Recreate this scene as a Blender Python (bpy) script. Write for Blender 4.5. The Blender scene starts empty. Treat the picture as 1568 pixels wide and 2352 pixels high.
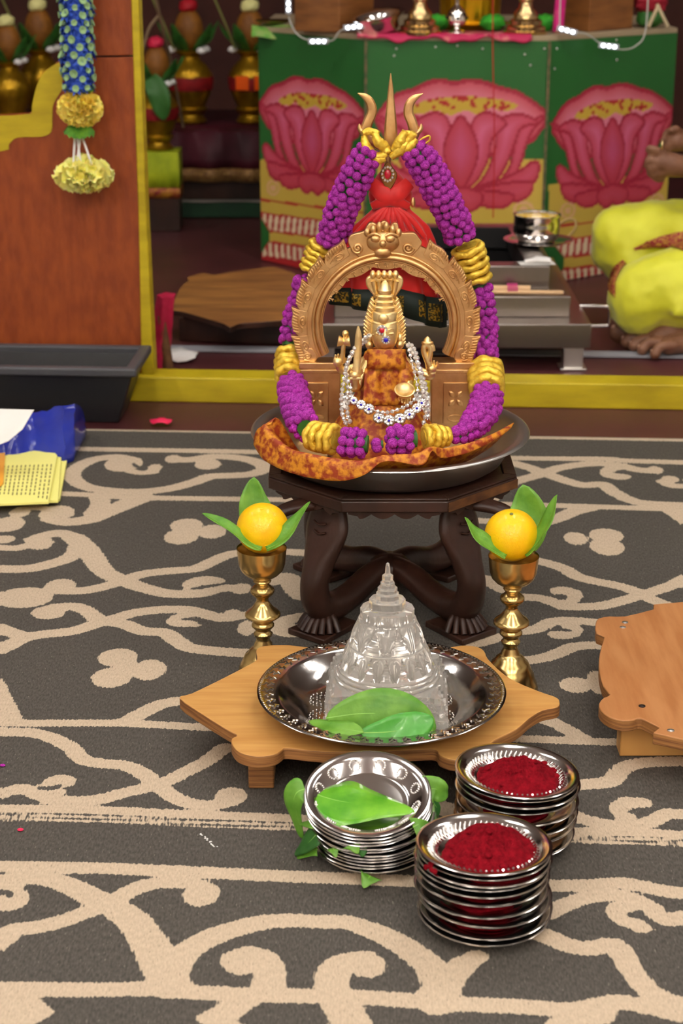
import bpy, bmesh, math, random
import numpy as np
from mathutils import Vector, Matrix, noise
random.seed(7); np.random.seed(7)
PI = math.pi
S = bpy.context.scene
COL = S.collection
# ------------------------------------------------------------------ camera
F = 4000.0; TH = math.radians(19.6); HC = 1.06
_c, _s = math.cos(TH), math.sin(TH)
cd = bpy.data.cameras.new('camera'); cam = bpy.data.objects.new('camera', cd); COL.objects.link(cam)
cam.location = (0, 0, HC); cam.rotation_euler = (PI/2-TH, 0, 0)
cd.sensor_fit = 'VERTICAL'; cd.sensor_height = 36; cd.sensor_width = 24; cd.lens = F/2352*36
cd.clip_start = .05; cd.clip_end = 60
cd.dof.use_dof = True; cd.dof.focus_distance = 2.35; cd.dof.aperture_fstop = 7.0
S.camera = cam
# ------------------------------------------------------------------ world, exposure
w = bpy.data.worlds.new('hall'); S.world = w; w.use_nodes = True
w.node_tree.nodes['Background'].inputs[0].default_value = (1.0, .93, .84, 1)
w.node_tree.nodes['Background'].inputs[1].default_value = .42
S.view_settings.view_transform = 'Standard'; S.view_settings.look = 'None'
S.view_settings.gamma = 1; S.view_settings.use_curve_mapping = False
S.view_settings.exposure = 0.0
LAMP_POWER = 16.0
LAMPS = [(x, y) for y in (-3.2, -2.2, -1.2, .6, 3.3) for x in (-2.4, -.8, .8, 2.4)]  # rows behind the camera are extra, added as frontal fill
CEIL = 3.3

# ------------------------------------------------------------------ pixel -> place
def ray(x, y):
    u = (x-784)/F; v = (y-1176)/F
    return Vector((u, _c-v*_s, -_s-v*_c))
CAM = Vector((0, 0, HC))
def G(x, y, z=0.0):
    d = ray(x, y); return CAM+d*((z-HC)/d.z)
def V(x, y, Y):
    d = ray(x, y); return CAM+d*(Y/d.y)
def PLN(x, y, p, n):
    d = ray(x, y); return CAM+d*((Vector(p)-CAM).dot(n)/d.dot(n))
def CY(x, y, c, r):
    d = ray(x, y); a = d.x**2+d.y**2; b = -2*(d.x*c[0]+d.y*c[1]); cc = c[0]**2+c[1]**2-r*r
    D = max(b*b-4*a*cc, 0); t = (-b-math.sqrt(D))/(2*a); return CAM+d*t
def SC(Y, Z): return F/(Y*_c+(HC-Z)*_s)
YAW = math.radians(3.2)
RD = Vector((math.cos(YAW), -math.sin(YAW), 0)); RN = Vector((math.sin(YAW), math.cos(YAW), 0))

# ------------------------------------------------------------------ materials
def lin(c):
    r = []
    for v in c[:3]:
        v = v/255.0; r.append(v/12.92 if v <= .04045 else ((v+.055)/1.055)**2.4)
    return (r[0], r[1], r[2], 1.0)
MATS = {}
def mat(name, col, rough=.5, metal=0., col2=None, nscale=30., stretch=(1, 1, 1), bump=0., bscale=None, spec=.5,
        trans=0., ior=1.45, emit=0., sheen=0., coat=0., sss=0., contrast=(.35, .65), attr=None, detail=4):
    if name in MATS: return MATS[name]
    m = bpy.data.materials.new(name); m.use_nodes = True; nt = m.node_tree; b = nt.nodes['Principled BSDF']
    b.inputs['Roughness'].default_value = rough; b.inputs['Metallic'].default_value = metal
    b.inputs['IOR'].default_value = ior; b.inputs['Specular IOR Level'].default_value = spec
    b.inputs['Transmission Weight'].default_value = trans
    b.inputs['Coat Weight'].default_value = coat
    b.inputs['Sheen Weight'].default_value = sheen
    if sss: b.inputs['Subsurface Weight'].default_value = sss; b.inputs['Subsurface Radius'].default_value = (.01, .006, .002)
    b.inputs['Base Color'].default_value = lin(col)
    if emit: b.inputs['Emission Color'].default_value = lin(col); b.inputs['Emission Strength'].default_value = emit
    src = None
    if col2 or bump:
        tc = nt.nodes.new('ShaderNodeTexCoord'); mp = nt.nodes.new('ShaderNodeMapping'); mp.inputs['Scale'].default_value = stretch
        nt.links.new(tc.outputs['Object'], mp.inputs[0])
    if attr:
        a = nt.nodes.new('ShaderNodeAttribute'); a.attribute_name = attr; src = a.outputs['Color']
        nt.links.new(src, b.inputs['Base Color'])
    if col2:
        n = nt.nodes.new('ShaderNodeTexNoise'); n.inputs['Scale'].default_value = nscale; n.inputs['Detail'].default_value = detail
        nt.links.new(mp.outputs[0], n.inputs['Vector'])
        r = nt.nodes.new('ShaderNodeValToRGB'); r.color_ramp.elements[0].position = contrast[0]; r.color_ramp.elements[1].position = contrast[1]
        r.color_ramp.elements[0].color = lin(col); r.color_ramp.elements[1].color = lin(col2)
        nt.links.new(n.outputs['Fac'], r.inputs[0]); nt.links.new(r.outputs[0], b.inputs['Base Color'])
    if bump:
        n2 = nt.nodes.new('ShaderNodeTexNoise'); n2.inputs['Scale'].default_value = bscale or nscale; n2.inputs['Detail'].default_value = 3
        nt.links.new(mp.outputs[0], n2.inputs['Vector'])
        bp = nt.nodes.new('ShaderNodeBump'); bp.inputs['Strength'].default_value = bump; bp.inputs['Distance'].default_value = .002
        nt.links.new(n2.outputs['Fac'], bp.inputs['Height']); nt.links.new(bp.outputs[0], b.inputs['Normal'])
    MATS[name] = m; return m

steel = mat('polished steel', (232, 229, 226), .13, 1.0, bump=.04, bscale=60)
steel_sat = mat('satin steel', (214, 211, 206), .34, 1.0, bump=.03, bscale=90, stretch=(1, 1, 8))
altar_steel = mat('altar steel', (150, 142, 136), .3, 1.0, bump=.03, bscale=90, stretch=(1, 1, 8))
steel_dark = mat('dark steel', (70, 64, 62), .3, 1.0)
tarnish = mat('engraved plate metal', (186, 182, 178), .13, 1.0, bump=.06, bscale=80)
brass = mat('aged brass', (218, 190, 126), .24, 1.0, col2=(186, 156, 96), nscale=25, bump=.04, bscale=60)
bronze = mat('bronze', (228, 190, 132), .40, 1.0, col2=(206, 162, 106), nscale=40, bump=.12, bscale=220)
gold = mat('gilded brass', (255, 230, 170), .38, 1.0, col2=(242, 208, 138), nscale=50, bump=.1, bscale=300)
goldcloth = mat('gold tinsel cloth', (246, 214, 84), .36, .4, col2=(222, 180, 50), nscale=150, bump=.5, bscale=260)
silver_gem = mat('white rhinestone', (235, 232, 225), .08, .6, spec=.8)
silver = mat('silver setting', (190, 188, 185), .22, 1.0)
blue_gem = mat('blue gem', (35, 30, 190), .05, 0., coat=1.)
red_gem = mat('red gem', (190, 8, 40), .05, 0., coat=1.)
purple = mat('amaranth purple', (150, 10, 140), .75, 0., col2=(214, 66, 204), nscale=330, bump=.8, bscale=420, contrast=(.42, .72))
purple_unit = mat('amaranth purple bud', (146, 8, 138), .75, 0., col2=(220, 84, 212), nscale=5.5, bump=.7, bscale=9, contrast=(.40, .74))
leafm = mat('betel leaf', (78, 136, 34), .42, 0., col2=(116, 168, 60), nscale=34, stretch=(1, 1, 1), bump=.25, bscale=120)
leafdark = mat('dark leaf', (40, 92, 34), .45, 0., col2=(58, 118, 44), nscale=28)
ribm = mat('leaf rib', (132, 186, 82), .4)
orangem = mat('orange peel', (255, 205, 10), .38, 0., col2=(253, 192, 5), nscale=9, bump=.25, bscale=420, coat=.15, sss=.12)
stemm = mat('dry stem', (120, 120, 60), .7)
darkwood = mat('dark carved wood', (38, 24, 18), .36, 0., col2=(64, 38, 28), nscale=12, stretch=(1, 1, .4), bump=.25, bscale=120, spec=.45)
wornwood = mat('worn brown wood', (120, 78, 40), .5, 0., col2=(70, 42, 24), nscale=26, stretch=(1, 1, 2.5), bump=.2)
ply = mat('varnished plywood', (208, 158, 90), .42, 0., col2=(192, 138, 72), nscale=9, stretch=(1, 9, 1), bump=.05, bscale=40)
ply2 = mat('reddish varnished plywood', (190, 132, 82), .42, 0., col2=(172, 112, 64), nscale=10, stretch=(7, 1, 1), bump=.05, bscale=40)
plyedge = mat('plywood edge', (170, 118, 66), .6, 0., col2=(116, 74, 38), nscale=14, stretch=(1, 1, 30))
teak = mat('weathered teak', (172, 118, 58), .55, 0., col2=(132, 86, 44), nscale=7, stretch=(1, 5, 1), bump=.1, bscale=60)
kumk = mat('kumkum powder', (112, 8, 20), .95, 0., col2=(140, 16, 30), nscale=160, bump=1.0, bscale=500, spec=.1)
crystal = mat('crystal', (255, 252, 246), .06, 0., trans=.80, ior=1.48)
redcloth = mat('red silk', (222, 26, 18), .5, 0., col2=(196, 12, 14), nscale=14, sheen=.4)
greencloth = mat('dark green silk', (14, 34, 26), .6)
brocade = mat('orange gold brocade', (152, 56, 22), .5, .1, col2=(214, 142, 34), nscale=95, bump=.35, bscale=190, contrast=(.42, .60), detail=8)
maroon = mat('maroon floor paint', (88, 44, 46), .42, 0., col2=(74, 36, 38), nscale=6, bump=.08, bscale=80)
yellowpaint = mat('yellow painted wood', (206, 184, 30), .45, 0., col2=(178, 156, 20), nscale=8, stretch=(1, 1, 4), bump=.15, bscale=60)
orangepaint = mat('orange brown painted board', (160, 76, 28), .5, 0., col2=(138, 60, 22), nscale=22, stretch=(2.2, 1, .8), bump=.8, bscale=38)
bplast = mat('black plastic', (36, 36, 38), .38, 0., bump=.05, bscale=300)
bplastrim = mat('dark grey plastic', (74, 74, 78), .42)
skin = mat('brown skin', (142, 100, 76), .5, 0., col2=(118, 78, 56), nscale=30, sss=.08, bump=.15, bscale=150)
nail = mat('nail', (190, 150, 130), .35)
dhotim = mat('yellow silk', (228, 230, 60), .5, 0., col2=(214, 214, 40), nscale=12, sheen=.3, bump=.08, bscale=300)
redstripe = mat('maroon gold border', (150, 30, 50), .5, .2, col2=(200, 150, 60), nscale=160, contrast=(.45, .6))
black = mat('near black', (14, 12, 12), .7)
paper = mat('white paper', (235, 233, 228), .8)
ypaper = mat('yellow paper', (244, 240, 140), .8)
ink = mat('printed ink', (128, 116, 60), .9)
bluebag = mat('blue plastic film', (28, 40, 150), .22, 0., col2=(40, 58, 176), nscale=12, bump=.6, bscale=25, coat=.5)
white = mat('white cotton', (240, 238, 235), .9)
pinkpetal = mat('pink petal', (240, 40, 90), .6)

# ------------------------------------------------------------------ mesh building
WL = {}
def tag(o, label=None, cat=None, group=None, kind=None):
    if label: o['label'] = label
    if cat: o['category'] = cat
    if group: o['group'] = group
    if kind: o['kind'] = kind
    return o
def thing(name, label, cat, loc, group=None):
    o = bpy.data.objects.new(name, None); COL.objects.link(o); o.location = loc; o.empty_display_size = .03
    WL[o] = Vector(loc); return tag(o, label, cat, group)
def frames(path):
    n = len(path); T = []
    for i in range(n):
        a = path[max(i-1, 0)]; b = path[min(i+1, n-1)]; t = (b-a)
        T.append(t.normalized() if t.length > 1e-9 else Vector((0, 0, 1)))
    return T
def crom(pts, per=6, closed=False):
    P = [Vector(p) for p in pts]; n = len(P); out = []
    rng = range(n) if closed else range(n-1)
    for i in rng:
        if closed: p0, p1, p2, p3 = P[(i-1) % n], P[i], P[(i+1) % n], P[(i+2) % n]
        else: p0, p1, p2, p3 = P[max(i-1, 0)], P[i], P[i+1], P[min(i+2, n-1)]
        for k in range(per):
            t = k/per
            out.append(.5*((2*p1)+(p2-p0)*t+(2*p0-5*p1+4*p2-p3)*t*t+(3*p1-p0-3*p2+p3)*t**3))
    if not closed: out.append(P[-1])
    return out
def interp(vals, per=6):
    return [v.x for v in crom([(v, 0, 0) for v in vals], per)]
class MB:
    def __init__(s): s.v = []; s.f = []; s.mi = []; s.cur = 0
    def add(s, vs, fs):
        o = len(s.v); s.v += [Vector(p) for p in vs]; s.f += [tuple(i+o for i in f) for f in fs]; s.mi += [s.cur]*len(fs); return s
    def box(s, c, d, rz=0, M=None):
        c = Vector(c); R = M or Matrix.Rotation(rz, 3, 'Z'); vs = []
        for x in (-.5, .5):
            for y in (-.5, .5):
                for z in (-.5, .5): vs.append(c+R @ Vector((x*d[0], y*d[1], z*d[2])))
        return s.add(vs, [(0, 1, 3, 2), (4, 6, 7, 5), (0, 4, 5, 1), (2, 3, 7, 6), (0, 2, 6, 4), (1, 5, 7, 3)])
    def prism(s, pts, vec):
        n = len(pts); P = [Vector(p) for p in pts]; v = Vector(vec)
        return s.add(P+[p+v for p in P], [tuple(range(n))[::-1], tuple(range(n, 2*n))]+[(i, (i+1) % n, n+(i+1) % n, n+i) for i in range(n)])
    def lathe(s, prof, c=(0, 0, 0), n=48, M=None, fn=None):
        c = Vector(c); vs = []; fs = []
        for j, (r, z) in enumerate(prof):
            for i in range(n):
                a = 2*PI*i/n; rr = r if fn is None else fn(r, z, a, j)
                p = Vector((rr*math.cos(a), rr*math.sin(a), z)); vs.append(c+(M @ p if M else p))
        m = len(prof)
        for j in range(m-1):
            for i in range(n): fs.append((j*n+i, j*n+(i+1) % n, (j+1)*n+(i+1) % n, (j+1)*n+i))
        if prof[0][0] > 1e-6 and prof[0] != prof[-1]: fs.append(tuple(range(n))[::-1])
        if prof[-1][0] > 1e-6 and prof[0] != prof[-1]: fs.append(tuple((m-1)*n+i for i in range(n)))
        return s.add(vs, fs)
    def sweep(s, path, ws, hs=None, n=10, up=None, caps=True, closed=False, fn=None):
        path = [Vector(p) for p in path]; m = len(path)
        if not hasattr(ws, '__len__'): ws = [ws]*m
        hs = ws if hs is None else ([hs]*m if not hasattr(hs, '__len__') else hs)
        if closed:
            T = [(path[(i+1) % m]-path[i-1]).normalized() for i in range(m)]
        else: T = frames(path)
        vs = []; fs = []; N = None
        for i in range(m):
            t = T[i]
            if up is not None:
                u = Vector(up[i]) if isinstance(up, list) else Vector(up); N = (u-t*u.dot(t)).normalized()
            elif N is None:
                u = Vector((0, 0, 1)) if abs(t.z) < .9 else Vector((1, 0, 0)); N = (u-t*u.dot(t)).normalized()
            else: N = (N-t*N.dot(t)).normalized()
            B = t.cross(N)
            for k in range(n):
                a = 2*PI*k/n; q = 1. if fn is None else fn(i, a)
                vs.append(path[i]+B*(ws[i]*q*math.cos(a))+N*(hs[i]*q*math.sin(a)))
        for i in range(m if closed else m-1):
            j = (i+1) % m
            for k in range(n): fs.append((i*n+k, i*n+(k+1) % n, j*n+(k+1) % n, j*n+k))
        if caps and not closed: fs.append(tuple(range(n))[::-1]); fs.append(tuple((m-1)*n+k for k in range(n)))
        return s.add(vs, fs)
    def ball(s, c, r, n=12, m=8, fn=None):
        c = Vector(c); r = Vector((r, r, r)) if not hasattr(r, '__len__') else Vector(r)
        vs = [c+Vector((0, 0, -r.z))]; fs = []
        for j in range(1, m):
            t = -PI/2+PI*j/m
            for i in range(n):
                a = 2*PI*i/n; d = Vector((math.cos(t)*math.cos(a), math.cos(t)*math.sin(a), math.sin(t))); q = 1 if fn is None else fn(d)
                vs.append(c+Vector((d.x*r.x, d.y*r.y, d.z*r.z))*q)
        vs.append(c+Vector((0, 0, r.z)))
        for i in range(n): fs.append((0, 1+(i+1) % n, 1+i)); fs.append((len(vs)-1, 1+(m-2)*n+i, 1+(m-2)*n+(i+1) % n))
        for j in range(m-2):
            for i in range(n): fs.append((1+j*n+i, 1+j*n+(i+1) % n, 1+(j+1)*n+(i+1) % n, 1+(j+1)*n+i))
        return s.add(vs, fs)
    def grid(s, rows):
        n = len(rows[0]); vs = [p for r in rows for p in r]; fs = []
        for j in range(len(rows)-1):
            for i in range(n-1): fs.append((j*n+i, j*n+i+1, (j+1)*n+i+1, (j+1)*n+i))
        return s.add(vs, fs)
    def loft(s, rows, n=32, fn=None, caps=True):
        vs = []; fs = []
        for j, (x, y, z, rx, ry) in enumerate(rows):
            for i in range(n):
                a = 2*PI*i/n; q = 1 if fn is None else fn(j, a)
                vs.append((x+rx*q*math.cos(a), y+ry*q*math.sin(a), z))
        for j in range(len(rows)-1):
            for i in range(n): fs.append((j*n+i, j*n+(i+1) % n, (j+1)*n+(i+1) % n, (j+1)*n+i))
        if caps: fs.append(tuple(range(n))[::-1]); fs.append(tuple((len(rows)-1)*n+i for i in range(n)))
        return s.add(vs, fs)
    def mk(s, name, m, parent=None, smooth=40, loc=None, solid=0, bevel=0, label=None, cat=None, group=None, kind=None, sub=0, local=False):
        me = bpy.data.meshes.new(name)
        if local: L = Vector((0, 0, 0))
        elif parent is not None: L = WL[parent]
        elif loc is not None: L = Vector(loc)
        else:
            xs = [p.x for p in s.v]; ys = [p.y for p in s.v]; zs = [p.z for p in s.v]
            L = Vector(((min(xs)+max(xs))/2, (min(ys)+max(ys))/2, min(zs)))
        me.from_pydata([tuple(p-L) for p in s.v], [], s.f); me.validate()
        ms = m if isinstance(m, (list, tuple)) else [m]
        for x in ms: me.materials.append(x)
        if len(ms) > 1 and len(me.polygons) == len(s.mi): me.polygons.foreach_set('material_index', s.mi)
        bm = bmesh.new(); bm.from_mesh(me); bmesh.ops.recalc_face_normals(bm, faces=bm.faces); bm.to_mesh(me); bm.free()
        if smooth: me.shade_smooth(); me.set_sharp_from_angle(angle=math.radians(smooth))
        o = bpy.data.objects.new(name, me); COL.objects.link(o)
        if parent is not None: o.parent = parent; WL[o] = WL[parent]
        else:
            if not local: o.location = L
            WL[o] = L
        if solid: q = o.modifiers.new('solid', 'SOLIDIFY'); q.thickness = solid; q.offset = 0
        if bevel: q = o.modifiers.new('bevel', 'BEVEL'); q.width = bevel; q.segments = 2; q.limit_method = 'ANGLE'
        if sub: q = o.modifiers.new('sub', 'SUBSURF'); q.levels = sub; q.render_levels = sub
        return tag(o, label, cat, group, kind)
def inst(src, name, parent, M):
    o = bpy.data.objects.new(name, src.data); COL.objects.link(o); o.parent = parent
    WL[o] = WL[parent]; MM = M.copy(); MM.translation = M.translation-WL[parent]; o.matrix_basis = MM
    for md in src.modifiers:
        q = o.modifiers.new(md.name, md.type)
    return o
def rot_to(d, up=Vector((0, 0, 1))):
    d = Vector(d).normalized(); return up.rotation_difference(d).to_matrix()
def strip_mat(loc, d, s=1.0, spin=0.):
    return Matrix.Translation(loc) @ (rot_to(d).to_4x4() @ Matrix.Rotation(spin, 4, 'Z') @ Matrix.Scale(s, 4))
def leaf(name, label, spine, width, normal, m=None, parent=None, fold=.25, wave=.08, group=None, rib=True, shape=None, cat='leaf'):
    m = m or leafm; P = crom(spine, 5); T = frames(P); n = len(P); rows = []; nn = Vector(normal).normalized(); mid = []
    ph = random.random()*6
    for i, p in enumerate(P):
        t = i/(n-1)
        wd = width*(shape(t) if shape else (math.sin(PI*min(1, t**.75*1.0))**.8*(1-.25*t) if t < 1 else 0)+.02)
        N = (nn-T[i]*nn.dot(T[i])).normalized(); B = T[i].cross(N); row = []
        for k in range(-3, 4):
            q = k/3
            row.append(p+B*(wd*.5*q)+N*(fold*wd*.5*abs(q)+wave*wd*math.sin(ph+9*t+q*2)*abs(q)))
        rows.append(row); mid.append(p-N*.0003)
    b = MB().grid(rows); g = b.mk(name, m, parent, smooth=80, solid=.0006, label=label, cat=cat if label else None, group=group)
    if rib: MB().sweep(mid, [max(.0011*(1-i/n), .0003) for i in range(n)], n=6).mk('midrib', ribm, g, smooth=80)
    return g

# ================================================================== SETTING
b = MB().box((0, 2.0, -.023), (9.6, 12, .04)); o = b.mk('floor', maroon); tag(o, kind='structure')
wallm = mat('dark brown wall', (84, 42, 30), .8, 0., col2=(58, 26, 20), nscale=3, bump=.1, bscale=30)
b = MB().box((0, 7.6, CEIL/2), (9.6, .1, CEIL)); tag(b.mk('wall_back', wallm), kind='structure')
plaster = mat('cream plaster', (232, 228, 220), .85, bump=.05)
for nm, cx, cy, dx, dy in (('wall_left', -4.8, 2, .1, 11.2), ('wall_right', 4.8, 2, .1, 11.2), ('wall_front', 0, -3.95, 9.6, .1)):
    tag(MB().box((cx, cy, CEIL/2), (dx, dy, CEIL)).mk(nm, plaster), kind='structure')
tag(MB().box((0, 2.0, CEIL+.05), (9.6, 12, .1)).mk('ceiling', mat('white ceiling', (225, 222, 216), .9)), kind='structure')
lampm = mat('lamp diffuser', (255, 250, 244), .5, emit=LAMP_POWER)
for i, (lx, ly) in enumerate(LAMPS):
    t = thing('ceiling_light', 'fluorescent ceiling light, %s row from the back wall (third to fifth added for fill), %s column from the left wall' % (('fifth', 'fourth', 'third', 'second', 'first')[i//4], ('first', 'second', 'third', 'fourth')[i % 4]), 'light', (lx, ly, CEIL-.08), 'fluorescent ceiling lights')
    MB().box((lx, ly, CEIL-.035), (.36, 1.3, .07)).mk('housing', white, t)
    MB().box((lx, ly, CEIL-.075), (.3, 1.22, .01)).mk('diffuser', lampm, t)

# yellow kerb beam
B0 = G(700, 926, 0); B0.z = 0
def beamp(a, bb, z): return B0+RD*a+RN*bb+Vector((0, 0, z))
b = MB(); b.prism([beamp(-2.2, 0, -.003), beamp(1.6, 0, -.003), beamp(1.6, 0, .054), beamp(-2.2, 0, .054)], RN*.075)
tag(b.mk('trim_1', yellowpaint, bevel=.003), 'yellow painted wooden kerb running along the maroon floor', kind='structure')
gs = B0+RN*.44
greystrip = mat('grey tape', (150, 150, 156), .5)
b = MB(); q0 = gs+RD*(-.62); q1 = gs+RD*1.3
b.prism([q0, q1, q1+RN*.05, q0+RN*.05], (0, 0, .003))
tag(b.mk('trim_2', greystrip), 'grey metal floor strip behind the yellow kerb', kind='structure')

# ------------------------------------------------------------------ rug
RO = G(200, 985, 0); RO.z = 0
nx, ny = 560, 470; A0, A1, Bm = -.95, 1.75, 2.5
ga = np.linspace(A0, A1, nx); gb = np.linspace(-Bm, 0, ny)
GA, GB = np.meshgrid(ga, gb)
PX = RO.x+RD.x*GA+RN.x*GB; PY = RO.y+RD.y*GA+RN.y*GB
SDF = np.full(PX.shape, .2)
def seg(p, q, w0, w1):
    m = max(w0, w1)+.04
    # index window in the (rotated) grid frame
    pts = [Vector((k[0]-RO.x, k[1]-RO.y, 0)) for k in (p, q)]
    aa = [v.dot(RD) for v in pts]; bb_ = [v.dot(RN) for v in pts]
    i0 = np.searchsorted(ga, min(aa)-m); i1 = np.searchsorted(ga, max(aa)+m); j0 = np.searchsorted(gb, min(bb_)-m); j1 = np.searchsorted(gb, max(bb_)+m)
    if i1 <= i0 or j1 <= j0: return
    X = PX[j0:j1, i0:i1]; Y = PY[j0:j1, i0:i1]
    dx, dy = q[0]-p[0], q[1]-p[1]; L = dx*dx+dy*dy+1e-12
    t = np.clip(((X-p[0])*dx+(Y-p[1])*dy)/L, 0, 1)
    d = np.hypot(X-p[0]-t*dx, Y-p[1]-t*dy)-(w0+(w1-w0)*t)
    SDF[j0:j1, i0:i1] = np.minimum(SDF[j0:j1, i0:i1], d)
def ell(c, rx, ry):
    m = max(rx, ry)+.05; v = Vector((c[0]-RO.x, c[1]-RO.y, 0)); a, b_ = v.dot(RD), v.dot(RN)
    i0 = np.searchsorted(ga, a-m); i1 = np.searchsorted(ga, a+m); j0 = np.searchsorted(gb, b_-m); j1 = np.searchsorted(gb, b_+m)
    if i1 <= i0 or j1 <= j0: return
    X = (PX[j0:j1, i0:i1]-c[0])/rx; Y = (PY[j0:j1, i0:i1]-c[1])/ry
    d = (np.hypot(X, Y)-1)*min(rx, ry); SDF[j0:j1, i0:i1] = np.minimum(SDF[j0:j1, i0:i1], d)
CR = {'a': (0, 1000, 1.96), 'b': (0, 1600, 1.96), 'c': (1068, 950, 3.136), 'd': (968, 1600, 2.6133), 'p': (0, 0, 1), 'e': (640, 1700, 2.178)}
def toG(cr, x, y):
    ox, oy, s = CR[cr]; return G(ox+x/s, oy+y/s, 0)
def st(cr, pts, w=.016, w1=None):
    P = crom([toG(cr, *p) for p in pts], 5); n = len(P); w1 = w if w1 is None else w1
    for i in range(n-1): seg(P[i], P[i+1], w+(w1-w)*i/n, w+(w1-w)*(i+1)/n)
def bl(cr, x, y, rx, ry):
    c = toG(cr, x, y); e = toG(cr, x+rx, y); f = toG(cr, x, y-ry); ell(c, abs(e.x-c.x), abs(f.y-c.y))
# straight lines of the border
st('p', [(-60, 983), (200, 985), (700, 994), (1180, 1003), (1568, 1010), (1700, 1013)], .012)
st('p', [(-60, 1027), (180, 1031), (580, 1038), (1183, 1052), (1387, 1054), (1435, 1058), (1568, 1062), (1700, 1066)], .014)
st('p', [(-80, 1132), (148, 1134), (326, 1143), (678, 1148), (1113, 1157), (1304, 1162), (1568, 1170), (1700, 1174)], .013)
st('p', [(-80, 1658), (51, 1661), (281, 1661), (485, 1671), (800, 1680), (1182, 1696), (1420, 1705), (1650, 1713)], .0105)
st('p', [(-80, 1856), (0, 1857), (204, 1860), (434, 1870), (679, 1880), (1000, 1895), (1328, 1910), (1465, 1912), (1568, 1918), (1650, 1922)], .010)
st('p', [(-80, 1873), (0, 1874), (204, 1877), (434, 1887), (679, 1897), (1000, 1912), (1328, 1926), (1465, 1928), (1568, 1934), (1650, 1938)], .0030)
st('p', [(-80, 1882), (0, 1883), (204, 1886), (434, 1896), (679, 1906), (1000, 1921), (1328, 1935), (1465, 1937), (1568, 1943), (1650, 1947)], .0024)
st('p', [(-80, 1988), (0, 1990), (255, 1995), (510, 2006), (800, 2018), (1263, 2034), (1408, 2029), (1446, 2030), (1504, 2042), (1568, 2052), (1650, 2056)], .0125)
st('p', [(-80, 2270), (0, 2271), (204, 2273), (357, 2271), (434, 2278), (612, 2286), (800, 2289), (1025, 2304), (1198, 2312), (1312, 2319), (1408, 2302), (1465, 2308), (1568, 2331), (1650, 2335)], .0125)
# scrolls, upper left
st('a', [(600, 112), (530, 97), (440, 105), (370, 130), (328, 165), (335, 200), (390, 232), (500, 250), (640, 253), (770, 238), (880, 208), (945, 185), (1060, 180), (1140, 172), (1190, 150), (1160, 122), (1080, 102), (960, 95), (850, 110), (790, 107)], .017)
bl('a', 555, 128, 85, 34); bl('a', 695, 150, 32, 22); st('a', [(560, 150), (620, 168), (690, 165)], .012); bl('a', 780, 106, 38, 18); bl('a', 935, 130, 60, 24)
st('a', [(640, 280), (540, 320), (470, 350), (400, 378), (300, 390), (225, 375)], .025, .018); bl('a', 255, 350, 80, 34); bl('a', 90, 345, 46, 24); st('a', [(110, 332), (160, 325), (220, 332)], .012)
st('a', [(440, 275), (452, 310), (420, 352)], .018); bl('a', 40, 400, 72, 34)
st('a', [(-60, 600), (120, 600), (240, 575), (320, 545), (350, 500), (335, 462), (270, 440), (200, 452), (150, 470)], .017); bl('a', 190, 478, 62, 36)
st('a', [(150, 490), (70, 508), (10, 505)], .013); bl('a', 25, 468, 42, 18)
st('a', [(335, 462), (400, 520), (440, 580), (480, 620), (550, 652), (640, 685), (760, 712), (900, 712), (1000, 688), (1090, 690)], .021, .014); bl('a', 1085, 690, 46, 24)
st('a', [(975, 655), (920, 648), (862, 665), (870, 695), (905, 712)], .014); bl('a', 925, 655, 52, 20)
st('a', [(1390, 530), (1300, 525), (1220, 522), (1100, 527), (1030, 537), (950, 570), (880, 600), (760, 610), (640, 625), (550, 655), (470, 680), (380, 698), (290, 700)], .015); bl('a', 270, 680, 70, 34)
bl('a', 110, 730, 130, 46); bl('a', 220, 797, 78, 30)
st('a', [(240, 775), (330, 770), (390, 790), (450, 830), (560, 850), (640, 880), (740, 888), (790, 920), (850, 955), (960, 970), (1110, 980)], .015)
st('a', [(1090, 810), (1000, 822), (900, 798), (840, 785), (720, 785), (600, 800), (500, 830), (420, 852), (330, 880), (200, 895), (120, 905), (60, 890), (0, 868), (-60, 850)], .015); bl('a', 1045, 808, 46, 25)
st('a', [(880, 800), (800, 820), (790, 845), (880, 848)], .012); bl('a', 845, 842, 62, 20)
st('a', [(120, 905), (50, 940), (0, 965), (-60, 985)], .016)
bl('a', 840, 405, 74, 30); bl('a', 815, 456, 78, 34); bl('a', 955, 433, 64, 31); bl('a', 870, 430, 50, 24)
bl('a', 530, 1000, 90, 40); bl('a', 502, 1090, 90, 45); bl('a', 672, 1055, 76, 46); bl('a', 565, 1048, 60, 44)
bl('a', 1110, 868, 42, 34); st('a', [(1400, 815), (1330, 822), (1250, 850), (1280, 885), (1350, 890)], .016); bl('a', 1290, 868, 55, 26)
st('a', [(1225, 655), (1290, 640), (1330, 690), (1360, 720)], .02)
for yy in range(1100, 1300, 12): st('a', [(-60, yy), (max(-50, (yy-1100)*.5-10), yy)], .008)
st('a', [(560, 1290), (640, 1250), (720, 1212), (810, 1195)], .014)
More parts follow.
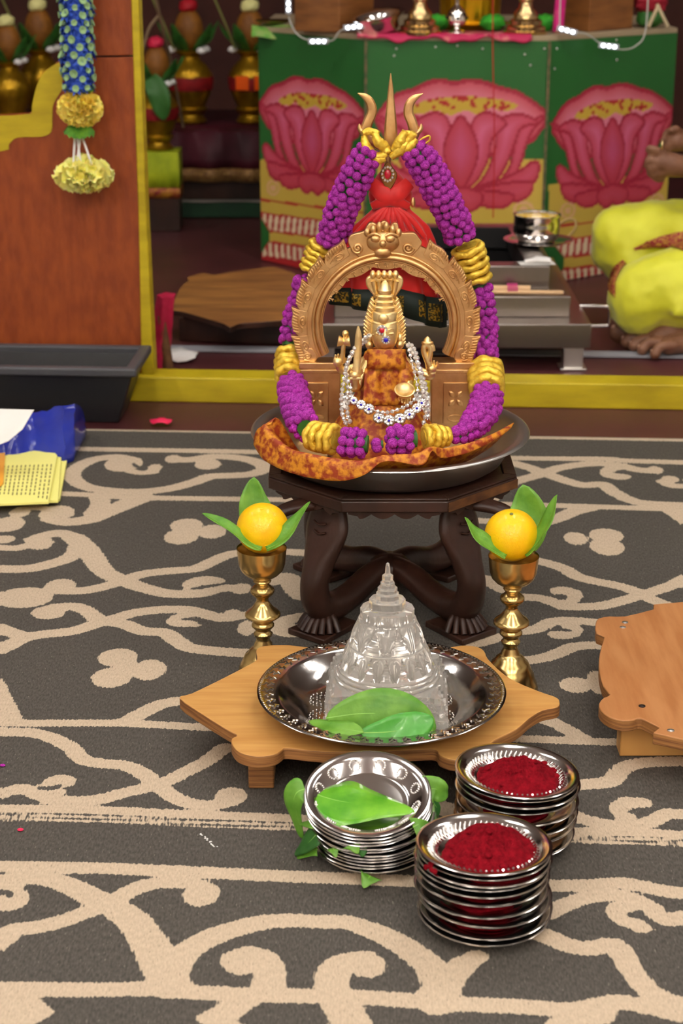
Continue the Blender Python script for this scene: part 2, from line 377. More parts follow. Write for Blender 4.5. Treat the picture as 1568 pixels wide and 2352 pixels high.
# lower left
st('b', [(-60, 160), (130, 162), (230, 185), (320, 230), (370, 280), (450, 300), (560, 310), (640, 345), (700, 390), (770, 445), (860, 482), (960, 488), (1040, 470)], .0125); bl('b', 1040, 450, 74, 42)
st('b', [(1010, 230), (930, 290), (840, 337), (740, 385), (660, 410), (570, 430), (460, 460), (370, 470), (240, 465), (170, 440), (100, 415), (30, 430), (-60, 460)], .0125); bl('b', 270, 382, 76, 30); st('b', [(240, 465), (255, 425), (200, 405)], .011)
st('b', [(-60, 840), (100, 815), (230, 825), (330, 860), (430, 910), (520, 955), (600, 1010), (660, 1090), (710, 1180), (765, 1300)], .012, .023)
st('b', [(-60, 1160), (30, 1085), (60, 1050), (150, 1040), (280, 1010), (400, 965), (500, 925), (560, 890), (650, 850), (760, 835), (880, 842)], .0125); bl('b', 905, 888, 84, 56)
bl('b', 50, 912, 80, 52); st('b', [(60, 860), (20, 860), (-40, 870)], .012)
st('b', [(770, 1270), (800, 1200), (850, 1140), (960, 1080), (1080, 1040), (1200, 1013), (1340, 1008), (1480, 1016)], .018, .0125)
st('p', [(740, 2116), (791, 2118), (847, 2134), (897, 2156), (952, 2190), (989, 2222), (1007, 2260), (1000, 2290)], .0125, .02)
st('b', [(1200, 1330), (1215, 1250), (1190, 1190), (1120, 1165), (1060, 1185)], .017); bl('b', 1085, 1198, 84, 54)
st('p', [(765, 2275), (764, 2235), (791, 2214), (837, 2206)], .018); bl('p', 845, 2218, 42, 27)
st('b', [(60, 1345), (120, 1410), (220, 1500)], .02); st('b', [(1120, 1350), (1020, 1420), (880, 1500)], .016); st('b', [(1520, 1360), (1600, 1500)], .02)
# lower right
st('d', [(330, 1560), (240, 1620), (150, 1700), (90, 1830)], .012, .023)
st('d', [(680, 1420), (780, 1450), (870, 1490), (1000, 1512), (1140, 1490), (1200, 1540), (1260, 1640), (1340, 1740), (1450, 1815), (1620, 1870)], .0135)
st('d', [(760, 1300), (880, 1242), (1000, 1205), (1150, 1192), (1270, 1215), (1370, 1265), (1430, 1322), (1500, 1340), (1620, 1310)], .0125); st('d', [(1280, 1240), (1180, 1275), (1200, 1330), (1290, 1360)], .013); bl('d', 1315, 1372, 86, 46)
st('d', [(880, 700), (1000, 745), (1150, 772), (1300, 770), (1400, 740), (1480, 702), (1620, 715)], .0125); st('d', [(1230, 735), (1185, 670), (1230, 630)], .0125); bl('d', 1305, 638, 84, 33)
st('d', [(880, 535), (1040, 522), (1130, 510), (1180, 460), (1230, 420), (1340, 395), (1620, 385)], .0135)
st('d', [(680, 120), (800, 160), (900, 215), (980, 262)], .013); st('d', [(40, 640), (130, 665), (190, 700)], .016)
st('d', [(1060, 1890), (960, 1935), (860, 1985)], .02)
# upper right
st('c', [(300, 350), (365, 362), (470, 392), (560, 430), (620, 447), (720, 482), (850, 515), (990, 510), (1060, 560), (1180, 620), (1320, 648), (1640, 662)], .016)
st('c', [(150, 640), (260, 550), (330, 500), (460, 460), (560, 432), (660, 395), (800, 370), (950, 360), (1100, 372), (1230, 402), (1330, 412)], .016); bl('c', 1368, 405, 55, 28)
st('c', [(1150, 382), (1040, 400), (1030, 440), (1100, 456)], .015); bl('c', 1110, 452, 85, 24); bl('c', 1475, 472, 66, 24); st('c', [(1425, 490), (1500, 520), (1640, 522)], .014)
st('c', [(880, 678), (780, 705), (690, 745), (560, 790)], .02, .015); st('c', [(1480, 680), (1560, 730), (1640, 790)], .024)
bl('c', 1015, 878, 126, 50); bl('c', 1020, 958, 126, 62); bl('c', 795, 900, 86, 46)
st('c', [(420, 1050), (510, 1058), (600, 1080), (720, 1120), (800, 1170), (900, 1200), (1050, 1230), (1180, 1262), (1290, 1310), (1370, 1350), (1480, 1390)], .0145)
st('c', [(1640, 1160), (1568, 1195), (1480, 1240), (1380, 1272), (1290, 1302), (1150, 1342), (1000, 1380), (870, 1390), (720, 1388), (640, 1360), (540, 1330), (380, 1320)], .0145); bl('c', 705, 1280, 96, 34); st('c', [(700, 1388), (770, 1330), (780, 1290)], .0145)
st('c', [(380, 1570), (520, 1548), (620, 1500), (720, 1490), (900, 1500), (1000, 1515)], .014); bl('c', 700, 1590, 106, 34); st('c', [(720, 1510), (780, 1550), (770, 1585)], .0135)
st('c', [(390, 1785), (560, 1760), (680, 1720), (780, 1680), (900, 1668), (1010, 1675)], .014); st('c', [(60, 1665), (160, 1640), (250, 1605)], .012)
bl('c', 795, 1955, 116, 56); bl('c', 950, 1935, 70, 84); st('c', [(-60, 765), (200, 775)], .014); st('c', [(100, 1190), (190, 1210), (290, 1260)], .02)
def carve(cr, pts, w=.005):
    P = crom([toG(cr, *p) for p in pts], 5)
    for i in range(len(P)-1):
        p, q = P[i], P[i+1]; dx, dy = q.x-p.x, q.y-p.y; L_ = dx*dx+dy*dy+1e-12
        t_ = np.clip(((PX-p.x)*dx+(PY-p.y)*dy)/L_, 0, 1); d = np.hypot(PX-p.x-t_*dx, PY-p.y-t_*dy)
        np.maximum(SDF, w-d, out=SDF)
for cr_, pts_ in (('b', [(180, 412), (235, 412), (262, 402)]), ('b', [(-20, 880), (35, 882), (42, 896)]), ('d', [(1262, 1312), (1330, 1326), (1425, 1392)]), ('d', [(1262, 692), (1320, 680), (1410, 668)]),
                  ('c', [(1085, 424), (1150, 430), (1200, 442)]), ('c', [(655, 1312), (700, 1310), (708, 1335)]), ('c', [(610, 1558), (690, 1556), (745, 1562)]), ('a', [(872, 690), (920, 684), (985, 672)]), ('a', [(832, 826), (890, 832), (908, 848)]), ('a', [(240, 462), (258, 480), (240, 494)]), ('a', [(600, 128), (625, 145), (655, 148)])):
    carve(cr_, pts_)
# the scrollwork repeats, mirrored, on the parts of the rug that were not traced
_b0 = G(784, 2350); _b0 = Vector((_b0.x-RO.x, _b0.y-RO.y, 0)).dot(RN)
for j in range(ny):
    b_ = gb[j]
    if b_ < _b0: continue
    ends = []
    for xe in (4, 1564):
        p0_, p1_ = G(xe, 990), G(xe, 2340); fa = [Vector((p.x-RO.x, p.y-RO.y, 0)) for p in (p0_, p1_)]; u = (b_-fa[0].dot(RN))/(fa[1].dot(RN)-fa[0].dot(RN)); ends.append(fa[0].dot(RD)+(fa[1].dot(RD)-fa[0].dot(RD))*u)
    a_ = ga.copy(); wd = ends[1]-ends[0]; ph = np.mod(a_-ends[0], 2*wd); ph = np.where(ph > wd, 2*wd-ph, ph)
    SDF[j] = np.interp(ends[0]+ph, ga, SDF[j])
for j in range(ny):
    if gb[j] < _b0: SDF[j] = SDF[min(ny-1, int(np.searchsorted(gb, 2*_b0-gb[j])))]
vs = np.stack([PX.ravel(), PY.ravel(), np.zeros(PX.size)], 1)
idx = np.arange(nx*ny).reshape(ny, nx)
q = np.stack([idx[:-1, :-1], idx[:-1, 1:], idx[1:, 1:], idx[1:, :-1]], -1).reshape(-1, 4)
rim = np.concatenate([idx[0, :], idx[1:, -1], idx[-1, -2::-1], idx[-2:0:-1, 0]])
lo = vs[rim].copy(); lo[:, 2] = -.003
nv = len(vs); m_ = len(rim)
vs = np.concatenate([vs, lo]); k = np.arange(m_); k2 = (k+1) % m_
q = np.concatenate([q, np.stack([rim[k2], rim[k], nv+k, nv+k2], -1)])
me = bpy.data.meshes.new('rug'); me.vertices.add(len(vs)); me.vertices.foreach_set('co', vs.astype(np.float32).ravel())
me.loops.add(q.size); me.loops.foreach_set('vertex_index', q.astype(np.int32).ravel())
me.polygons.add(len(q)); me.polygons.foreach_set('loop_start', (np.arange(len(q))*4).astype(np.int32))
me.update(calc_edges=True); me.validate()
at = me.attributes.new('weave', 'FLOAT', 'POINT'); at.data.foreach_set('value', np.concatenate([SDF.ravel(), np.full(m_, .1)]).astype(np.float32))
def rugmat():
    m = bpy.data.materials.new('woven rug'); m.use_nodes = True; nt = m.node_tree; N = nt.nodes; L = nt.links; bs = N['Principled BSDF']
    bs.inputs['Roughness'].default_value = .72; bs.inputs['Specular IOR Level'].default_value = .35
    tc = N.new('ShaderNodeTexCoord')
    def noi(sc, st_, det=2, rot=0):
        mp = N.new('ShaderNodeMapping'); mp.inputs['Scale'].default_value = st_; mp.inputs['Rotation'].default_value = (0, 0, rot); L.new(tc.outputs['Object'], mp.inputs[0])
        n = N.new('ShaderNodeTexNoise'); n.inputs['Scale'].default_value = sc; n.inputs['Detail'].default_value = det; L.new(mp.outputs[0], n.inputs['Vector']); return n.outputs['Fac']
    def mth(op, a, b_, c=None):
        n = N.new('ShaderNodeMath'); n.operation = op
        for i, x in enumerate((a, b_, c)):
            if x is None: continue
            if isinstance(x, (int, float)): n.inputs[i].default_value = x
            else: L.new(x, n.inputs[i])
        return n.outputs[0]
    def mix(f, a, b_):
        n = N.new('ShaderNodeMix'); n.data_type = 'RGBA'; L.new(f, n.inputs[0])
        for i, x in ((6, a), (7, b_)):
            if isinstance(x, tuple): n.inputs[i].default_value = x
            else: L.new(x, n.inputs[i])
        return n.outputs[2]
    a = N.new('ShaderNodeAttribute'); a.attribute_name = 'weave'
    jag = noi(1, (330, 60, 1), 1)
    d = mth('MULTIPLY_ADD', mth('SUBTRACT', jag, .5), .0085, a.outputs['Fac'])
    f = mth('MULTIPLY_ADD', d, -900., .5); cl = N.new('ShaderNodeClamp'); L.new(f, cl.inputs[0]); f = cl.outputs[0]
    big = noi(5, (1, 1, 1), 4); yarn = noi(1, (420, 130, 1), 2); dash = noi(1, (600, 110, 1), 1, .25)
    def rmp(x, a0, a1, c0, c1):
        r = N.new('ShaderNodeValToRGB'); r.color_ramp.elements[0].position = a0; r.color_ramp.elements[1].position = a1
        r.color_ramp.elements[0].color = c0; r.color_ramp.elements[1].color = c1; L.new(x, r.inputs[0]); return r.outputs[0]
    grey = rmp(yarn, .3, .7, lin((62, 58, 53)), lin((92, 87, 80)))
    sp = rmp(dash, .68, .76, (0, 0, 0, 1), (1, 1, 1, 1))
    grey = mix(sp, grey, lin((132, 124, 112)))
    beige = rmp(yarn, .3, .7, lin((182, 164, 140)), lin((206, 187, 162)))
    sd = rmp(dash, .66, .74, (0, 0, 0, 1), (1, 1, 1, 1)); beige = mix(sd, beige, lin((150, 132, 110)))
    colr = mix(f, grey, beige); L.new(colr, bs.inputs['Base Color'])
    bp = N.new('ShaderNodeBump'); bp.inputs['Strength'].default_value = .5; bp.inputs['Distance'].default_value = .0015
    L.new(mth('ADD', yarn, mth('MULTIPLY', f, .4)), bp.inputs['Height']); L.new(bp.outputs[0], bs.inputs['Normal'])
    return m
me.materials.append(rugmat())
rug = bpy.data.objects.new('rug', me); COL.objects.link(rug)
tag(rug, 'charcoal woven floor rug with beige scrollwork and border lines', 'rug')

# ================================================================== FOREGROUND
# ------------------------------------------------------------------ low wooden stools
def board(name, label, outline, z, thick, top, edge, legs, legm, loc):
    t = thing(name, label, 'stool', loc)
    bb = MB(); P = [Vector((p.x, p.y, z)) for p in outline]; n = len(P)
    bb.cur = 0; bb.prism(P, (0, 0, -thick))
    for i, f in enumerate(bb.f): bb.mi[i] = 0 if i < 2 else 1
    bb.mk('top_board', [top, edge], t, smooth=35, bevel=.0015)
    for L in legs:
        lb = MB(); lb.prism([Vector((p[0], p[1], 0)) for p in L], (0, 0, z-thick)); lb.mk('leg', legm, t, smooth=30, bevel=.002)
    return t
def smooth_outline(pts, z, per=4): return crom([G(x, y, z) for x, y in pts], per, closed=True)
ZS = .07
front_px = [(412, 1603), (440, 1592), (510, 1558), (575, 1524), (590, 1512), (588, 1492), (606, 1483), (655, 1481), (690, 1484), (760, 1492), (884, 1494), (1005, 1490), (1060, 1482), (1095, 1485), (1112, 1495), (1120, 1512), (1150, 1542), (1185, 1565), (1240, 1588), (1275, 1600), (1285, 1610), (1280, 1624), (1245, 1632), (1215, 1650), (1185, 1675), (1135, 1700), (1128, 1712), (1126, 1728), (1100, 1742), (1045, 1746), (1010, 1735), (1000, 1722), (960, 1722), (860, 1726), (740, 1726), (660, 1718), (648, 1722), (630, 1733), (590, 1738), (550, 1728), (533, 1710), (532, 1696), (544, 1688), (525, 1678), (470, 1644)]
fo = smooth_outline(front_px, ZS, 3)
def sq(x, y, a, b_): return [(x-a, y-b_), (x+a, y-b_), (x+a, y+b_), (x-a, y+b_)]
l1 = G(600, 1812, 0); 
wl = [(l1.x-.016, l1.y), (l1.x+.016, l1.y), (l1.x+.016, l1.y+.22), (l1.x-.016, l1.y+.22)]
wr = [(.158, l1.y), (.19, l1.y), (.19, l1.y+.22), (.158, l1.y+.22)]
board('low_stool', 'low turtle-shaped plywood stool under the engraved plate and crystal pyramid', fo, ZS, .016, ply, plyedge, [wl, wr], plyedge, (G(870, 1610, 0)))
right_px = [(1568, 1382), (1500, 1399), (1435, 1415), (1400, 1415), (1374, 1420), (1367, 1432), (1369, 1455), (1387, 1463), (1380, 1485), (1375, 1515), (1376, 1545), (1384, 1575), (1400, 1595), (1386, 1602), (1375, 1615), (1379, 1631), (1400, 1647), (1430, 1655), (1455, 1653), (1472, 1650), (1514, 1671), (1568, 1698)]
half = [G(x, y, ZS) for x, y in right_px]
rc = Vector((.655, 2.135, 0)); ro = crom(half+[Vector((2*rc.x-p.x, 2*rc.y-p.y, ZS)) for p in half], 2, closed=True)
p0 = G(1422, 1738, 0); p1 = G(1568, 1749, 0)
rl = [(p0.x, p0.y), (p1.x+.3, p1.y+.02), (p1.x+.3, p1.y+.05), (p0.x, p0.y+.03)]
rl2 = [(p0.x+.02, p0.y+.22), (p1.x+.3, p1.y+.26), (p1.x+.3, p1.y+.29), (p0.x+.02, p0.y+.25)]
t = board('low_stool', 'empty reddish plywood stool with nail heads on bare rug', ro, ZS, .016, ply2, plyedge, [rl, rl2], ply, G(1520, 1600, 0)*1)
for (x, y) in ((1435, 1430), (1430, 1441), (1540, 1678), (1474, 1622)):
    p = G(x, y, ZS); MB().lathe([(.0045, 0), (.0045, .0008), (.002, .0016), (0.0001, .0018)], p, 12).mk('nail_head', steel_sat if y != 1622 else darkwood, t)

# ------------------------------------------------------------------ large engraved plate
PC = Vector((.051, 2.022, 0)); zb = ZS+.0005
t = thing('engraved_plate', 'large dark engraved metal plate holding the crystal pyramid', 'plate', (PC.x, PC.y, zb))
prof = [(.0001, .004), (.05, .004), (.085, .003), (.094, .002), (.104, .006), (.118, .016), (.131, .027), (.136, .0295), (.152, .0305), (.157, .0315), (.159, .030), (.157, .028), (.150, .027), (.137, .026), (.130, .022), (.118, .012), (.105, .002), (.09, .0), (.0001, .0)]
MB().lathe(prof, (PC.x, PC.y, zb), 128).mk('dish', tarnish, t, smooth=60)
rb = MB()
for i in range(54):
    a = 2*PI*i/54
    for k in range(4):
        r0 = .1405+k*.0035; a2 = a+(k % 2)*.03
        M = Matrix.Rotation(a2+(.9 if k % 2 else -.7), 3, 'Z')
        rb.box((PC.x+r0*math.cos(a2), PC.y+r0*math.sin(a2), zb+.0304), (.0065, .0016, .0014), M=M)
for i in range(180):
    a = 2*PI*i/180; rb.box((PC.x+.1555*math.cos(a), PC.y+.1555*math.sin(a), zb+.0313), (.0022, .0022, .0011), a)
rb.mk('rim_engraving', tarnish, t, smooth=0, kind='stuff')
bd = MB()
for i in range(10):
    a = 2*PI*(i+.5)/10; cx, cy = PC.x+.078*math.cos(a), PC.y+.078*math.sin(a)
    for k in range(18):
        ph = 2*PI*k/18; bd.ball((cx+.017*math.cos(ph), cy+.017*math.sin(ph), zb+.0042), .0016, 6, 4)
    for k in range(9):
        ph = 2*PI*k/9; bd.ball((cx+.009*math.cos(ph), cy+.009*math.sin(ph), zb+.0042), .0014, 6, 4)
bd.mk('beaded_circles', tarnish, t, smooth=80, kind='stuff')

# ------------------------------------------------------------------ crystal pyramid
MC = Vector((.058, 2.035, zb+.0048)); NM = 240
def sqf(h, cut=0.):
    def f(a):
        r = h/max(abs(math.cos(a)), abs(math.sin(a)))
        u, v_ = abs(r*math.cos(a)), abs(r*math.sin(a)); lo_ = min(u, v_)
        if cut and lo_ > h*.42 and lo_ < h*.86: r *= .955
        return r
    return f
def poly(r, n, ph=0.):
    def f(a):
        k = 2*PI/n; b_ = ((a+ph) % k)-k/2; return r*math.cos(k/2)/math.cos(b_)
    return f
def pet(r, n, amp, ph=0.): return lambda a: r*(1-amp*abs(math.sin((a+ph)*n/2))**3)
def star(r, n, amp): return lambda a: r*(1-amp*(.5+.5*math.cos(n*a)))
cir = lambda r: (lambda a: r)
def petal_rows(z0, z1, r0, r1, n, rows=9, ph=0.):
    out_ = []
    for k in range(rows+1):
        u = k/rows; r = r0+(r1-r0)*u; wv = max(.04, min(1., (u*1.15)**.55))*(1 if u < .93 else .8); bulge = .045*math.sin(PI*min(1, u*1.02))
        def f(a, r=r, wv=wv, bulge=bulge, u=u):
            x = (((a+ph)*n/(2*PI)) % 1)*2-1; ax = abs(x)
            if ax < wv*.86: q = 1+bulge*(1-(ax/(wv*.86))**2)-.028*max(0, 1-ax/.14)*(u < .9)
            else: q = 1-.05*math.sin(PI*min(max(u, .05), .97))
            return r*q
        out_.append((z0+(z1-z0)*u, f))
    return out_
L = [(0, sqf(.0785, 1)), (.011, sqf(.0785, 1)), (.011, sqf(.0755, 1)), (.021, sqf(.0755, 1)), (.021, sqf(.0722, 1)), (.031, sqf(.0722, 1)), (.031, sqf(.0685, 1)), (.038, sqf(.0685, 1)),
     (.038, cir(.0662)), (.0395, cir(.0675)), (.042, cir(.0675)), (.0435, cir(.066)), (.0435, cir(.0638)), (.045, cir(.0648)), (.047, cir(.0645)), (.0485, cir(.063)), (.0485, cir(.0608)), (.0495, cir(.0615)), (.051, cir(.061)), (.052, cir(.0596))]
L += petal_rows(.053, .082, .0588, .0500, 16)+[(.0825, cir(.0502)), (.084, cir(.0496))]+petal_rows(.0845, .1165, .0480, .0368, 8, ph=PI/8)+[(.117, cir(.0372)), (.1185, cir(.0362)),
     (.1185, poly(.0345, 14)), (.131, poly(.0345, 14)), (.131, poly(.0232, 10)), (.1435, poly(.0232, 10)), (.1435, poly(.0150, 10, .3)), (.1515, poly(.0150, 10, .3)), (.1515, poly(.0125, 8)), (.1595, poly(.0125, 8)),
     (.1595, poly(.0092, 8, .2)), (.1665, poly(.0092, 8, .2)), (.1665, poly(.0070, 6)), (.176, poly(.0070, 6)), (.176, poly(.0036, 4)), (.187, poly(.0030, 4)), (.188, cir(.0027)), (.1915, cir(.0022)), (.193, cir(.0003))]
vs = []; fs = []; HS = 1.0
for j, (z, f) in enumerate(L):
    for i in range(NM):
        a = 2*PI*i/NM-PI/2+.0; r = f(a+.04)*1.0; vs.append((MC.x+r*math.cos(a+.0), MC.y+r*math.sin(a), MC.z+z*HS))
for j in range(len(L)-1):
    for i in range(NM): fs.append((j*NM+i, j*NM+(i+1) % NM, (j+1)*NM+(i+1) % NM, (j+1)*NM+i))
fs.append(tuple(range(NM))[::-1]); fs.append(tuple((len(L)-1)*NM+i for i in range(NM)))
MB().add(vs, fs).mk('crystal_pyramid', crystal, smooth=25, label='clear crystal stepped pyramid with petal rings standing on the engraved plate', cat='crystal pyramid')
# leaves on the plate
zp = zb+.012
def leafshape(t): return max(math.sin(PI*t**.95), 0)**.85+.015
leaf('betel_leaf', 'broad green leaf leaning on the crystal pyramid, uppermost on the engraved plate', [V(748, 1650, 1.925), V(820, 1640, 1.926), V(890, 1640, 1.928), V(955, 1652, 1.93), V(1000, 1668, 1.93)], .062, (0, -.93, .36), fold=-.06, wave=.04, shape=leafshape)
leaf('betel_leaf', 'darker green leaf over the rim edge, overlapping the broad leaf on the engraved plate', [V(826, 1683, 1.898), V(880, 1682, 1.902), V(930, 1675, 1.906), V(972, 1660, 1.910), V(994, 1648, 1.914)], .040, (-.1, -.85, .5), m=mat('betel leaf mid', (62, 148, 44), .35, 0., col2=(84, 164, 60), nscale=28, bump=.12, bscale=150, coat=.1), fold=.08, shape=leafshape)
leaf('betel_leaf', 'narrow leaf tip lying on the rim beside the broad leaf on the engraved plate', [G(835, 1682, zb+.033), G(800, 1676, zb+.032), G(760, 1670, zb+.030), G(708, 1656, zb+.024)], .024, (0, -.4, .9), fold=.2, shape=leafshape)
leaf('betel_leaf', 'small curled leaf end beside the crystal pyramid corner on the engraved plate', [V(965, 1675, 1.92), V(985, 1668, 1.922), V(1001, 1672, 1.924)], .02, (0, -.5, .8), fold=.3, shape=leafshape)

# ------------------------------------------------------------------ small steel plates in three stacks
def plate_mesh(name, rr, dep, rb_, emb):
    prof = [(.0001, .0012), (rb_-.006, .0012), (rb_-.003, .0020), (rb_, .0016), (rb_+.004, .0030), (rr-.012, dep-.003), (rr-.0085, dep-.0008), (rr-.004, dep-.0002), (rr-.0015, dep+.0004), (rr, dep-.0004), (rr-.0006, dep-.0016), (rr-.004, dep-.0014), (rr-.0088, dep-.0024), (rr-.0125, dep-.0048), (rb_+.004, .0016), (rb_-.001, 0), (.0001, 0)]
    o = MB().lathe(prof, (0, 0, 0), 96).mk(name, steel, None, smooth=70, local=True); return o
RP_ = .0735
def add_rings(parent, rr, dep, rb_):
    # twelve dotted rings pressed into the wall
    src = None
    for i in range(12):
        a = 2*PI*i/12+.1; rm = (rb_+rr-.010)/2+.002; slope = math.atan2(dep-.004, rr-.012-rb_-.004)
        M = Matrix.Rotation(a, 3, 'Z') @ Matrix.Rotation(-slope, 3, 'Y'); c = Vector((rm*math.cos(a), rm*math.sin(a), dep*.5+.0012)); m = MB()
        for k in range(14):
            ph = 2*PI*k/14; m.ball(c+M @ Vector((.0062*math.cos(ph), .0062*math.sin(ph), 0)), .0015, 6, 4)
        m.mk('pressed_ring', steel, parent, smooth=80, local=True)
def add_chevrons(parent, rr, dep, rb_):
    m = MB(); n = 60
    for i in range(n):
        a = 2*PI*i/n; pts = []
        for k in range(5):
            u = k/4; r = rb_+.006+(rr-.016-rb_-.006)*u; z = .0036+(dep-.0072)*u+.0004; aa = a+.045*(1-abs(2*u-1))
            pts.append((r*math.cos(aa), r*math.sin(aa), z))
        m.sweep(pts, .0012, n=5)
    m.mk('pressed_chevrons', steel, parent, smooth=80, local=True, kind='stuff')
ORD = ['topmost', 'second', 'third', 'fourth', 'fifth', 'sixth', 'seventh', 'eighth', 'ninth', 'tenth', 'eleventh', 'twelfth', 'thirteenth']
def stack(xy, zs, rr, dep, rb_, lab, grp, emb, tilt, jit):
    """zs: rim heights from the top down"""
    proto = None; tops = None; n = len(zs)
    for i, z in enumerate(zs):
        if proto is None:
            o = plate_mesh('steel_plate', rr, dep, rb_, emb); proto = o; emb(o, rr, dep, rb_); tops = o
        else:
            o = proto.copy(); COL.objects.link(o)
        tx, ty = tilt(i/(n-1)); jx, jy = jit(i)
        o.location = (xy[0]+jx, xy[1]+jy, z-dep); o.rotation_euler = (tx, ty, random.random()*.4); WL[o] = Vector(o.location)
        nm = '%s small steel plate %sin the %s' % (ORD[i], 'from the top ' if i else '', lab)
        if i == n-1: nm = 'lowest small steel plate in the %s' % lab
        tag(o, nm, 'plate', grp)
    return tops
rj = lambda s: (lambda i: ((0, 0) if i == 0 else (random.uniform(-s, s), random.uniform(-s, s))))
# leaf stack
XA = (.036, 1.788); nA = 12
zsA = [.084-i*(.084-.0215)/(nA-1) for i in range(nA)]
tA = stack(XA, zsA, .0735, .0165, .046, 'stack topped with wet green leaf', 'plates stacked with betel leaves', add_rings, lambda u: (math.radians(13-10.5*u), math.radians(-2.5-1.5*u)), lambda i: (-.006+.0012*i+random.uniform(-.0015, .0015), -.004+.0005*i))
# ten plate stack
XC = (.153, 1.646)
zsC = [.0915, .0855, .0790, .0730, .0665, .0555, .0425, .0305, .0205, .0165]
zsC = [.096, .090, .084, .078, .071, .0605, .0475, .0360, .0245, .0175]
tC = stack(XC, zsC, .0735, .0165, .044, 'ten-plate stack with red powder', 'plates in the ten-plate kumkum stack', add_chevrons, lambda u: (math.radians(-3+4*u), math.radians(1.0)), rj(.0028))
XB = (.204, 1.815)
zsB = [.094, .088, .0815, .074, .0575, .0475, .0335, .0175]
tB = stack(XB, zsB, .0725, .0165, .044, 'eight-plate stack with red powder', 'plates in the eight-plate kumkum stack', add_chevrons, lambda u: (math.radians(-1.5+1.5*u), math.radians(3.5-4*u)), rj(.0032))
# kumkum
def heap(c, r, h, label, seed, loc_bias=(0, 0), group=None):
    n = 64; m = 22; rows = []; vs = [Vector((0, 0, 0))]; fs = []
    def hh(x, y):
        d = math.hypot(x-loc_bias[0], y-loc_bias[1])/r
        base = max(0, 1-d**1.6)
        p = Vector((x*90+seed, y*90, seed)); lump = noise.noise(p)*.28+noise.noise(p*2.7)*.2+noise.noise(p*7)*.12
        return h*(base*(1+lump)+.06*lump)+.0004
    vs = [Vector((0, 0, hh(0, 0)))]
    for j in range(1, m+1):
        for i in range(n):
            a = 2*PI*i/n; q = r*j/m*(1+.09*noise.noise(Vector((math.cos(a)*2.2+seed, math.sin(a)*2.2, 3)))+.03*noise.noise(Vector((math.cos(a)*9+seed, math.sin(a)*9, 3))))
            x, y = q*math.cos(a), q*math.sin(a); z = hh(x, y) if j < m else 0
            vs.append(Vector((x, y, max(z, 0))))
    for i in range(n): fs.append((0, 1+i, 1+(i+1) % n))
    for j in range(m-1):
        for i in range(n): fs.append((1+j*n+i, 1+(j+1)*n+i, 1+(j+1)*n+(i+1) % n, 1+j*n+(i+1) % n))
    b_ = MB().add([Vector(c)+v for v in vs], fs)
    rnd = random.Random(seed)
    for k in range(26):
        a = rnd.random()*6.283; q = r*math.sqrt(rnd.random())*.92; x, y = q*math.cos(a), q*math.sin(a); s = rnd.uniform(.0015, .0042)
        b_.ball(Vector(c)+Vector((x, y, hh(x, y)+s*.1)), (s*1.2, s*1.2, s*.8), 8, 6, fn=lambda d: 1+.3*noise.noise(d*2+Vector((k, 0, 0))))
    return b_.mk('kumkum_heap', kumk, smooth=60, label=label, cat='powder', group=group)
heap((XC[0]+.008, XC[1]-.006, zsC[0]-.0165+.0022), .054, .026, 'heap of dark red kumkum powder atop the ten-plate stack', 3, (.0, .012))
heap((XB[0]-.002, XB[1]-.002, zsB[0]-.0165+.0022), .053, .024, 'heap of dark red kumkum powder atop the eight-plate stack beside the stool', 11, (.006, .002))
def crumbs(name, label, pts, z, seed):
    m = MB(); rnd = random.Random(seed)
    for (x, y) in pts:
        p = G(x, y, z)
        for k in range(5): m.ball(p+Vector((rnd.uniform(-.004, .004), rnd.uniform(-.004, .004), rnd.uniform(0, .0015))), rnd.uniform(.0015, .0032), 7, 5)
    m.mk(name, kumk, smooth=60, label=label, cat='powder')
crumbs('kumkum_crumbs', 'small clump of red powder fallen against the wall of the ten-plate stack top', [(986, 1990), (996, 1998)], zsC[0]-.006, 5)
# powder between spaced plates
for nm, xy, zs_, ii, lab in (('C', XC, zsC, (4, 5, 6, 7), 'ten-plate stack'), ('B', XB, zsB, (3, 4, 5, 6), 'eight-plate stack')):
    for i in ii:
        z = zs_[i+1]-.0165+.0022 if i+1 < len(zs_) else 0
        MB().lathe([(.0001, .004), (.028, .004), (.036, .0025), (.038, .0), (.0001, 0)], (xy[0], xy[1], z), 40, fn=lambda r, zz, a, j: r*(1+.05*math.sin(5*a+i))).mk('kumkum_layer', kumk, label='thin layer of red powder under the %s plate of the %s' % (ORD[i], lab), cat='powder')

# leaves of the leaf stack
AC = XA
def shp(t): return min(1, (t*5+.3)**.5)*(1-t)**.6+.02
wet = mat('wet betel leaf', (74, 150, 24), .28, 0., col2=(120, 186, 48), nscale=30, bump=.2, bscale=110, coat=.25)
rx = math.radians(13)
def onA(x, y): # point on the tilted top plate, a little above its floor
    nrm = Matrix.Rotation(math.radians(13), 3, 'X') @ Vector((0, 0, 1)); return PLN(x, y, Vector((XA[0]-.006, XA[1]-.004, zsA[0]-.003)), nrm)
leaf('betel_leaf', 'wet green betel leaf lying on the topmost plate of the leaf stack', [onA(729, 1826), onA(770, 1838), onA(820, 1846), onA(880, 1852), onA(952, 1864)], .074, (0, -.22, .97), m=wet, fold=-.05, wave=.03, shape=lambda t: max(math.sin(PI*min(1, t**.68)), 0)**.9*(1-.1*t)+.02)
def out(x, y, r=.079): return CY(x, y, AC, r)
def tipleaf(label, pts, wd, nrm, sh=None, m=None):
    return leaf('betel_leaf', label, pts, wd, nrm, m=m, fold=.12, shape=sh or (lambda t: (1-t)**.8+.02), rib=True)
tipleaf('long green leaf hanging beside the wet leaf stack toward the low stool leg', [out(700, 1812, .076), out(680, 1822, .083), out(674, 1850, .086), out(684, 1890, .083), out(694, 1926, .079)], .034, (-.6, -.75, .25), shp)
